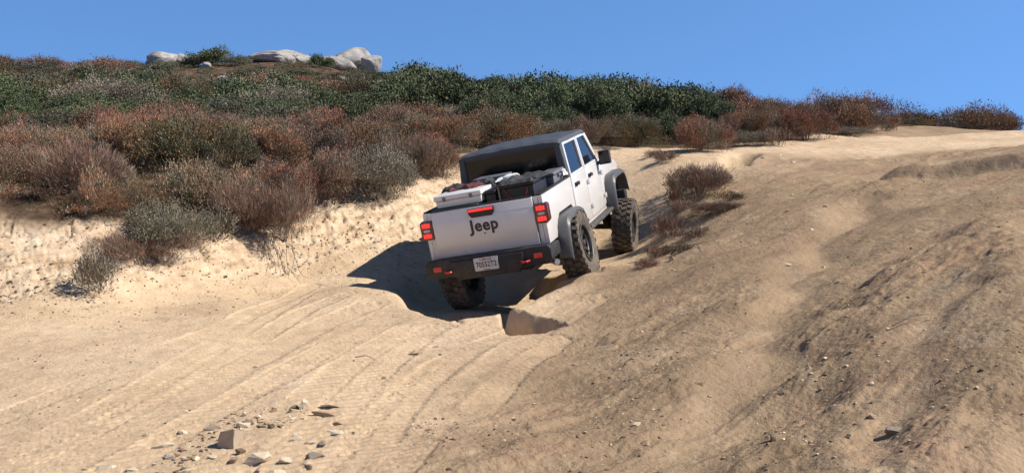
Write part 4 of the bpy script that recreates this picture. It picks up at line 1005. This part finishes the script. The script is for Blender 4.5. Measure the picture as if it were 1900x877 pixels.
# dead branches standing out of the scrub, and the roots hanging on the bank
def branch(pts, r, label, name="dead_branch", mat=DEADW, side=3, seed=0, cat="branch", group=None):
    R = random.Random(seed); mb = MB(); P = [Vector(p) for p in pts]; mb.tube(P, r, 6, taper=.35)
    for i in range(side):
        k = R.randrange(1, len(P)); b = P[k]; L_ = (P[-1] - P[0]).length * R.uniform(.12, .28); dd = Vector((R.uniform(-1, 1), R.uniform(-1, 1), R.uniform(-.1, .9))).normalized() * L_
        mb.tube([b, b + dd * .5 + Vector((0, 0, .02)), b + dd], r * .45, 4, taper=.3)
    return tag(mb.build(name, mat, None), label, cat, group)
for i, (u, v, du, dv, lab) in enumerate([(258,172,-22,-32,"leftmost pale dead branch sticking out of the leafy belt"),(232,168,-12,-26,"thin dead branch beside the leftmost pale one"),(300,160,-24,-24,"pale dead branch slanting under the small boulders"),(205,180,-14,-24,"short bleached branch near the left edge of the belt"),
    (352,152,-8,-18,"upright bleached twig left of the small white rock"),(420,165,-20,-16,"low dead branch under the small white rock"),(620,190,-22,-22,"dead branch slanting below the large boulders"),(665,185,-20,-16,"pale dead branch right of the slanting one below the boulders"),(690,178,-14,-24,"forked dead branch highest on the right below the boulders"),(500,195,-26,-26,"dead branch in the middle of the leafy belt"),(178,150,-10,-22,"dead branch nearest the left edge of the skyline")]):
    P = hit(u, v + 12)
    if P is None: continue
    d = proj(P)[2]; a = P.copy(); a[2] = H(P[0], P[1]) - .1; s_ = d / FPX
    branch([a, a + np.array([du * .4 * s_, .1, -dv * .9 * s_]), a + np.array([du * s_, .15, (-dv * 1.6 + 12) * s_])], .022, lab, seed=i, group="dead branches in the scrub")
R = random.Random(3)
P0 = onland(535, 445)
for i in range(9):
    x0 = P0[0] + R.uniform(-.38, .36); y0 = P0[1] - .15 + R.uniform(-.1, .2); z0 = H(x0, y0) + R.uniform(.15, .5); pts = [(x0, y0, z0)]; x, y = x0, y0
    for k in range(6):
        x += R.uniform(-.02, .09); y -= R.uniform(.05, .16); pts.append((x, y, H(x, y) + .05 * R.random() + .05 + .22 * max(0, 1 - k / 3)))
    branch(pts, .006, ["%s root from left hanging down the bank under the tangled bush" % ordw(i)][0], "hanging_root", WOOD, 3, 50 + i, "root", "roots hanging down the bank")
for i, (u0, v0, u1, v1, lab) in enumerate([(1215,468,1300,438,"longest dead stick lying at the foot of the mound edge bushes"),(1230,462,1325,462,"straight grey stick pointing right from the withered bush"),(1225,455,1262,430,"short leaning stick under the withered bush"),(1245,475,1290,455,"thick dead stick beside the dark rock"),(1270,445,1330,425,"thin stick below the flattened dead bush"),(1205,480,1250,455,"curved dead stick nearest the front wheel"),(1260,398,1330,388,"grey stick lying in the flattened dead bush"),(1655,612,1722,590,"thin root lying on the right side of the mound"),(660,668,700,674,"short twig lying on the sunlit wheel tracks")]):
    A0, B0 = onland(u0, v0), onland(u1, v1); m = (A0 + B0) / 2; r_ = .007 if i < 7 else .006
    Q = [A0 + [0, 0, .03], np.array([m[0], m[1], H(m[0], m[1]) + .05]), B0 + [0, 0, .03 + (.08 if i < 7 else 0)]]
    branch(Q, r_, lab, "dead_stick", WOOD if i % 2 else DEADW, 5 if i < 7 else 1, 80 + i, "stick", "dead sticks on the bare ground")

for o in S.objects:
    if o.parent is None and 'label' in o and len(o['label'].replace('-', ' ').split()) > 16: print("LONG", o['label'])

# ------------------------------------------------------------------ boulders, rocks and stones
def rock_mat(name, lo, hi, sc=2.0, stain=.5, dustc=None):
    s = NT(name); s.b.inputs['Roughness'].default_value = .95; s.b.inputs['Specular IOR Level'].default_value = .15
    f = s.noise(sc, 8, .68); c = s.ramp(f, [(.3, lo), (.55, [(a + b) / 2 for a, b in zip(lo, hi)]), (.75, hi)])
    g = s.ramp(s.noise(sc * .8, 5, .6, stretch=(1, 1, .35)), [(.52, 0), (.66, stain)]); c = s.mix(g, c, [x * .45 for x in lo]); s.col(c)
    b = s.bump(s.noise(sc * 5, 8, .7), .05 / sc * 1.2, .8); s.bump(s.noise(sc * 25, 4, .7), .008 / sc * 2, .8, b); return s.m
BOULD = rock_mat("granite", (.25, .235, .22), (.56, .53, .49), 1.2, .75); PALE = rock_mat("pale_stone", (.60, .49, .35), (.84, .73, .56), 9, .12)
TANR = rock_mat("tan_stone", (.38, .27, .18), (.60, .46, .33), 9, .2); SHADOWR = rock_mat("shadow_dark_stone", (.20, .15, .105), (.38, .29, .205), 9, .3); GREYR = rock_mat("grey_stone", (.32, .26, .20), (.50, .42, .33), 7, .25)  # the darkest stone colour mostly paints in shadows between sand-coloured stones
def rock_mesh(seed, angular=0.0, sub=3, rough=.18):
    bm = bmesh.new(); bmesh.ops.create_icosphere(bm, subdivisions=sub, radius=1); V = np.array([v.co[:] for v in bm.verts]); R = np.random.RandomState(seed)
    o = R.rand(3) * 50
    n = fbm(V[:, 0] * 1.1 + o[0] + V[:, 2], V[:, 1] * 1.1 + o[1] - V[:, 2] * .8, 3, seed); n2 = fbm(V[:, 0] * 3.5 + o[1] + V[:, 2] * 2, V[:, 1] * 3.5 - V[:, 2] * 2 + o[0], 3, seed + 5)
    V = V * (1 + rough * n + rough * .35 * n2)[:, None]
    if angular:
        for k in range(13):                     # cut planes give broken faces
            d = R.randn(3); d /= np.linalg.norm(d); t = V @ d; lim = R.uniform(.42, .8); V = V - np.maximum(t - lim, 0)[:, None] * d * angular
    for v, c in zip(bm.verts, V): v.co = c
    me = bpy.data.meshes.new("rock"); bm.to_mesh(me); bm.free()
    me.polygons.foreach_set('use_smooth', [True] * len(me.polygons))
    if angular: me.set_sharp_from_angle(angle=rad(24))
    return me
def hull_mesh(seed, boxy=False):
    R = np.random.RandomState(seed); bm = bmesh.new()
    if boxy: pts = np.array([(x, y, z) for x in (-1, 1) for y in (-1, 1) for z in (-1, 1)], float) * (1 + .16 * R.randn(8, 3)); pts[:, 2] *= 1 + .1 * pts[:, 0]
    else: pts = R.randn(R.randint(9, 15), 3); pts /= np.linalg.norm(pts, axis=1)[:, None]; pts *= R.uniform(.75, 1.15, (len(pts), 1))
    for q in pts: bm.verts.new(q)
    r_ = bmesh.ops.convex_hull(bm, input=bm.verts[:]); bmesh.ops.delete(bm, geom=[g for g in set(r_['geom_interior'] + r_['geom_unused']) if isinstance(g, bmesh.types.BMVert)], context='VERTS')
    bmesh.ops.bevel(bm, geom=bm.edges[:], offset=.06, segments=1, affect='EDGES', clamp_overlap=True)
    bmesh.ops.triangulate(bm, faces=bm.faces[:]); bmesh.ops.subdivide_edges(bm, edges=bm.edges[:], cuts=1, use_grid_fill=True)
    for v in bm.verts: v.co *= 1 + .035 * R.randn()
    me = bpy.data.meshes.new("rock"); bm.to_mesh(me); bm.free(); return me
def rock(name, P, sx, sy, sz, mat, seed, label, cat, group=None, angular=.9, sub=3, rz=None, sink=.35, rough=.18, tilt=0):
    me = (hull_mesh(seed, angular > 1) if angular > .7 else rock_mesh(seed, angular, sub, rough)); me.materials.append(mat); o = link(bpy.data.objects.new(name, me))
    R = random.Random(seed); rz = R.random() * 6.28 if rz is None else rz
    o.matrix_world = Matrix.Translation((P[0], P[1], P[2] + sz * (1 - 2 * sink))) @ Matrix.Rotation(tilt, 4, 'Y') @ Matrix.Diagonal((sx, sy, sz, 1)) @ Matrix.Rotation(rz, 4, 'Z')
    return tag(o, label, cat, group)
for i, (u0, u1, v0, v1, dz, lab) in enumerate([
  (275,331,92,116,57,"leftmost skyline boulder, low and rounded beside a smaller one"),(322,354,97,115,57.6,"small boulder touching the leftmost skyline boulder"),
  (456,546,96,128,55,"long pale boulder lying in front of the middle group"),(508,575,92,120,58,"rounded boulder behind the long pale one"),(538,582,100,128,56.5,"dark faced boulder right of the long pale one"),
  (578,660,104,137,56,"low shaded left side boulder of the largest pair"),(610,682,86,138,57,"tallest rounded skyline boulder"),(670,708,94,138,56,"upright oval boulder at the right end of the skyline group"),(352,366,101,112,58,"smallest skyline boulder between the two groups")]):
    d = dz; um = (u0 + u1) / 2; w_ = (u1 - u0) / FPX * d / 2; P = W(um, v1, d); top = W(um, v0, d); hgt = (top[2] - P[2]) / 2
    g = H(P[0], P[1]); zc = top[2] - hgt * 1.06; bot = min(P[2], g - .2); hz = (top[2] - bot) / 2
    rock("boulder", (P[0], P[1], top[2] - hz * 1.0), w_ * 1.16, w_ * 1.1, hz, BOULD, 500 + i, lab, "boulder", "boulders on the skyline", angular=.6, sub=5, sink=.5, rough=.22)
for i, (u, v, w_, lab) in enumerate([(383,127,22,"flat white rock showing through the scrub below the leftmost boulders"),(412,156,28,"small white rock above the leafy belt"),(632,155,27,"small white rock below the largest boulders"),(229,140,11,"tiny white rock on the far left slope")]):
    P = hit(u, v); d = proj(P)[2]; s_ = w_ / FPX * d / 2; rock("pale_rock", (P[0], P[1], H(P[0], P[1]) + .1), s_, s_, s_ * .5 + .08, BOULD, 540 + i, lab, "rock", "pale rocks in the scrub", angular=.4, sub=4, sink=.5)
G = "rocks on the trail"
fr = [ # u, v centre, width px, height px, material, label; dark ones mostly stand for shadows
 (429,817,46,32,'t',"square tan block, biggest rock in the foreground rubble"),(480,848,50,28,'p',"pale flat slab right of the square block"),(530,851,32,20,'p',"pale rock between the flat slab and the round grey stone"),(588,840,42,24,'g',"rounded grey stone right of the rubble"),
 (571,864,16,10,'d',"small dark stone below the rounded grey one"),(624,800,40,12,'p',"long thin pale stone at the right end of the rubble"),(550,809,20,16,'p',"upright pale chip in the middle of the rubble"),(575,818,26,9,'p',"flat pale chip above the rounded grey stone"),(598,821,18,12,'g',"grey chip right of the flat pale chip"),
 (562,748,36,20,'p',"pale stone on the upper edge of the rubble"),(545,753,18,10,'d',"dark stone left of the pale upper stone"),(610,752,34,8,'d',"long dark flat stone on the upper edge of the rubble"),(455,780,30,16,'d',"dark stone above the square block"),(449,787,26,12,'p',"pale stone under the dark one above the block"),
 (390,792,28,12,'g',"low grey stone left of the dark one"),(342,801,26,10,'p',"pale stone with clods near the left of the rubble"),(298,824,52,9,'p',"long flat ledge stone at the left of the rubble"),(315,844,20,16,'p',"round pale stone under the ledge stone"),(344,872,26,14,'p',"pale stone at the bottom edge below the round one"),
 (436,852,22,14,'t',"tan stone under the square block"),(447,835,22,16,'d',"dark wedge against the right foot of the square block"),(195,866,46,12,'p',"flat pale stone in the bottom left corner"),(245,868,30,10,'p',"second flat pale stone from the bottom left corner"),(628,783,20,10,'t',"small tan stone at the right of the rubble"),(600,770,60,6,'t',"thin tan ledge between the rubble and the tracks"),
 (515,872,34,14,'p',"pale stone cut by the bottom edge under the slab"),(480,871,18,12,'t',"tan stone cut by the bottom edge"),(395,846,18,8,'p',"small pale chip left of the block shadow"),(270,806,14,7,'t',"lone tan pebble above the ledge stone"),(520,790,12,8,'d',"small reddish pebble in the middle of the rubble"),
 (505,788,16,9,'d',"dark pebble left of the reddish one"),(655,802,10,5,'d',"tiny dark pebble right of the long pale stone"),(475,679,14,8,'p',"single pale stone on the sunlit tracks"),(770,652,34,12,'t',"pale clod between the wheel tracks"),(712,700,14,8,'d',"small dark stone in the middle wheel track"),(806,641,22,6,'g',"flat grey stone below the pit lip"),
 (1661,796,52,15,'g',"largest flat grey rock on the right of the mound"),(1617,770,27,11,'t',"oval tan rock above the flat grey one"),(1577,807,16,13,'p',"small pale rock left of the flat grey one"),(1434,806,14,34,'d',"upright dark rock fin on the mound"),(1448,724,19,18,'t',"split rock above the dark fin"),(1465,699,16,10,'d',"dark stone above the split rock"),
 (1295,710,30,8,'d',"dark flat rock on the middle of the mound"),(1318,734,12,7,'t',"small stone below the dark flat rock"),(1581,650,14,12,'d',"dark stone beside the pale path on the right"),(1669,544,12,8,'t',"small stone high on the right flank"),(1686,550,11,6,'d',"dark pebble next to the one high on the right flank"),
 (1461,489,20,7,'p',"pale flat stone in the middle of the mound top"),(1716,610,11,6,'p',"pale pebble at the end of the thin root"),(1720,592,10,5,'p',"pale pebble above the thin root"),(1250,478,20,13,'d',"dark rock at the foot of the mound edge bushes"),(1274,476,9,6,'p',"white pebble right of the dark rock"),
 (1508,424,11,7,'p',"pale stone far up the mound"),(1530,494,12,6,'p',"pale stone right of the flat one on the mound top"),(1415,292,12,5,'p',"left white stone beyond the crack"),(1447,287,9,6,'p',"white stone beyond the crack, nearest the dark grey shrub"),(1473,300,10,4,'p',"right white stone beyond the crack"),
 (1470,361,8,4,'p',"tiny white stone halfway up the mound"),(1460,391,10,7,'d',"dark stone halfway up the mound"),(1450,402,9,4,'p',"white pebble under the dark stone halfway up"),(1530,382,9,6,'d',"dark pebble up the mound toward the gully"),(1560,378,9,4,'p',"white pebble toward the gully"),(1662,297,8,5,'p',"white stone in the gully head"),
 (201,413,20,12,'p',"white rock on the bare patch of the left bank"),(1182,785,22,10,'p',"pale stone low on the middle of the mound"),(1195,820,34,10,'t',"tan slab flush with the mound near the bottom"),(1540,610,9,5,'d',"dark pebble on the mound right of centre"),(1350,640,8,5,'d',"dark pebble on the mound left of centre"),(1118,498,16,16,'d',"dark rock against the rear tyre"),
 (1225,873,20,10,'d',"dark rock at the bottom edge of the mound"),(560,470,0,0,'x',"")]
MM = {'p': PALE, 't': TANR, 'd': SHADOWR, 'g': GREYR, 'k': rock_mat('block_stone', (.50, .38, .27), (.70, .56, .42), 9, .1)}
for i, (u, v, w_, h_, m, lab) in enumerate(fr):
    if m == 'x': continue
    P = onland(u, v + h_ * .35)
    if P is None: continue
    d = proj(P)[2]; sx = (1.22 if v > 730 and u < 680 else 1) * w_ / FPX * d / 2; sz = max((.62 if v > 730 else .5) * h_ / FPX * d, sx * .22)
    if i == 0:
        rock('rock', P + np.array([0, 0, .0]), .062, .06, .058, MM['k'], 977, lab, 'rock', G, angular=1.2, sink=.12, rz=rad(-32), tilt=.10); continue
    rock("rock", P, sx, sx * (.8 if h_ > 12 else .6), sz, MM[m], 600 + i, lab, "rock", G, sink=.36, sub=3, rz=0 if h_ < 10 else None, tilt=random.Random(i).uniform(-.15, .15))
# grit and gravel: one mass
R = np.random.RandomState(4); N = 30000
dd = 4.6 * (17 / 4.6) ** R.rand(N) ** .9; aa = R.uniform(-.53, .53, N); X = dd * np.sin(aa); Y = dd * np.cos(aa)
pu = []; clus = vn2(X * .9, Y * .9, 61) + .6 * vn2(X * 3, Y * 3, 62); left_r = np.exp(-(((X + 1.6) / .9) ** 2 + ((Y - 6.2) / .9) ** 2) * 1.0)
right_ = X > (-.9 + .13 * Y)
keep = (R.rand(N) < np.clip(.10 + .30 * clus + 1.2 * left_r + .15 * right_, .02, 1)); X, Y = X[keep], Y[keep]
bx = BANK[R.randint(0, 8, 3600)] + R.randn(3600, 2) * np.array([.9, .35]); X = np.concatenate([X, bx[:, 0]]); Y = np.concatenate([Y, bx[:, 1] - .1])
Zg, A_ = land(X, Y, False); k2 = (A_['trk'] < .3); X, Y, Zg = X[k2], Y[k2], Zg[k2]; n = len(X)
bm = bmesh.new(); bmesh.ops.create_icosphere(bm, subdivisions=1, radius=1); V0 = np.array([v.co[:] for v in bm.verts]); F0 = np.array([[v.index for v in f.verts] for f in bm.faces]); bm.free()
nb = A_['bank'][k2] > .2; s_ = .016 * nb * R.rand(n) ** 2 + .003 + .011 * R.rand(n) ** 3.2 + .026 * R.rand(n) ** 4 * np.exp(-(((X + 1.6) / .9) ** 2 + ((Y - 6.2) / .9) ** 2)); sc = np.stack([s_ * R.uniform(.8, 1.5, n), s_ * R.uniform(.7, 1.2, n), s_ * R.uniform(.4, .8, n)], 1)
VV = V0[None] * (1 + .25 * R.randn(n, len(V0), 1)) * sc[:, None]; a = R.rand(n) * 6.28; ca, sa = np.cos(a)[:, None], np.sin(a)[:, None]
VV = np.stack([VV[..., 0] * ca - VV[..., 1] * sa + X[:, None], VV[..., 0] * sa + VV[..., 1] * ca + Y[:, None], VV[..., 2] + (Zg + s_ * .2)[:, None]], -1)
pal = np.array([(.60, .50, .37), (.42, .31, .21), (.26, .18, .12), (.15, .11, .085)]); cc = pal[R.choice(4, n, p=[.25, .3, .27, .18])] * (1 + .15 * R.randn(n, 1)); cc = np.concatenate([np.clip(cc, .02, .8), np.ones((n, 1))], 1)
gv = NT("gravel"); gv.b.inputs['Roughness'].default_value = 1; gv.b.inputs['Specular IOR Level'].default_value = .1; ga = gv.n("ShaderNodeAttribute", attribute_name="col"); gv.col(ga.outputs['Color'])
o = np_mesh("gravel", VV.reshape(-1, 3), (F0[None] + (np.arange(n) * len(V0))[:, None, None]).reshape(-1, 3), gv.m, {'col': np.repeat(cc, len(V0), 0)})
tag(o, "scattered gravel and grit on the bare soil", "gravel", kind="stuff")
bpy.context.view_layer.update()
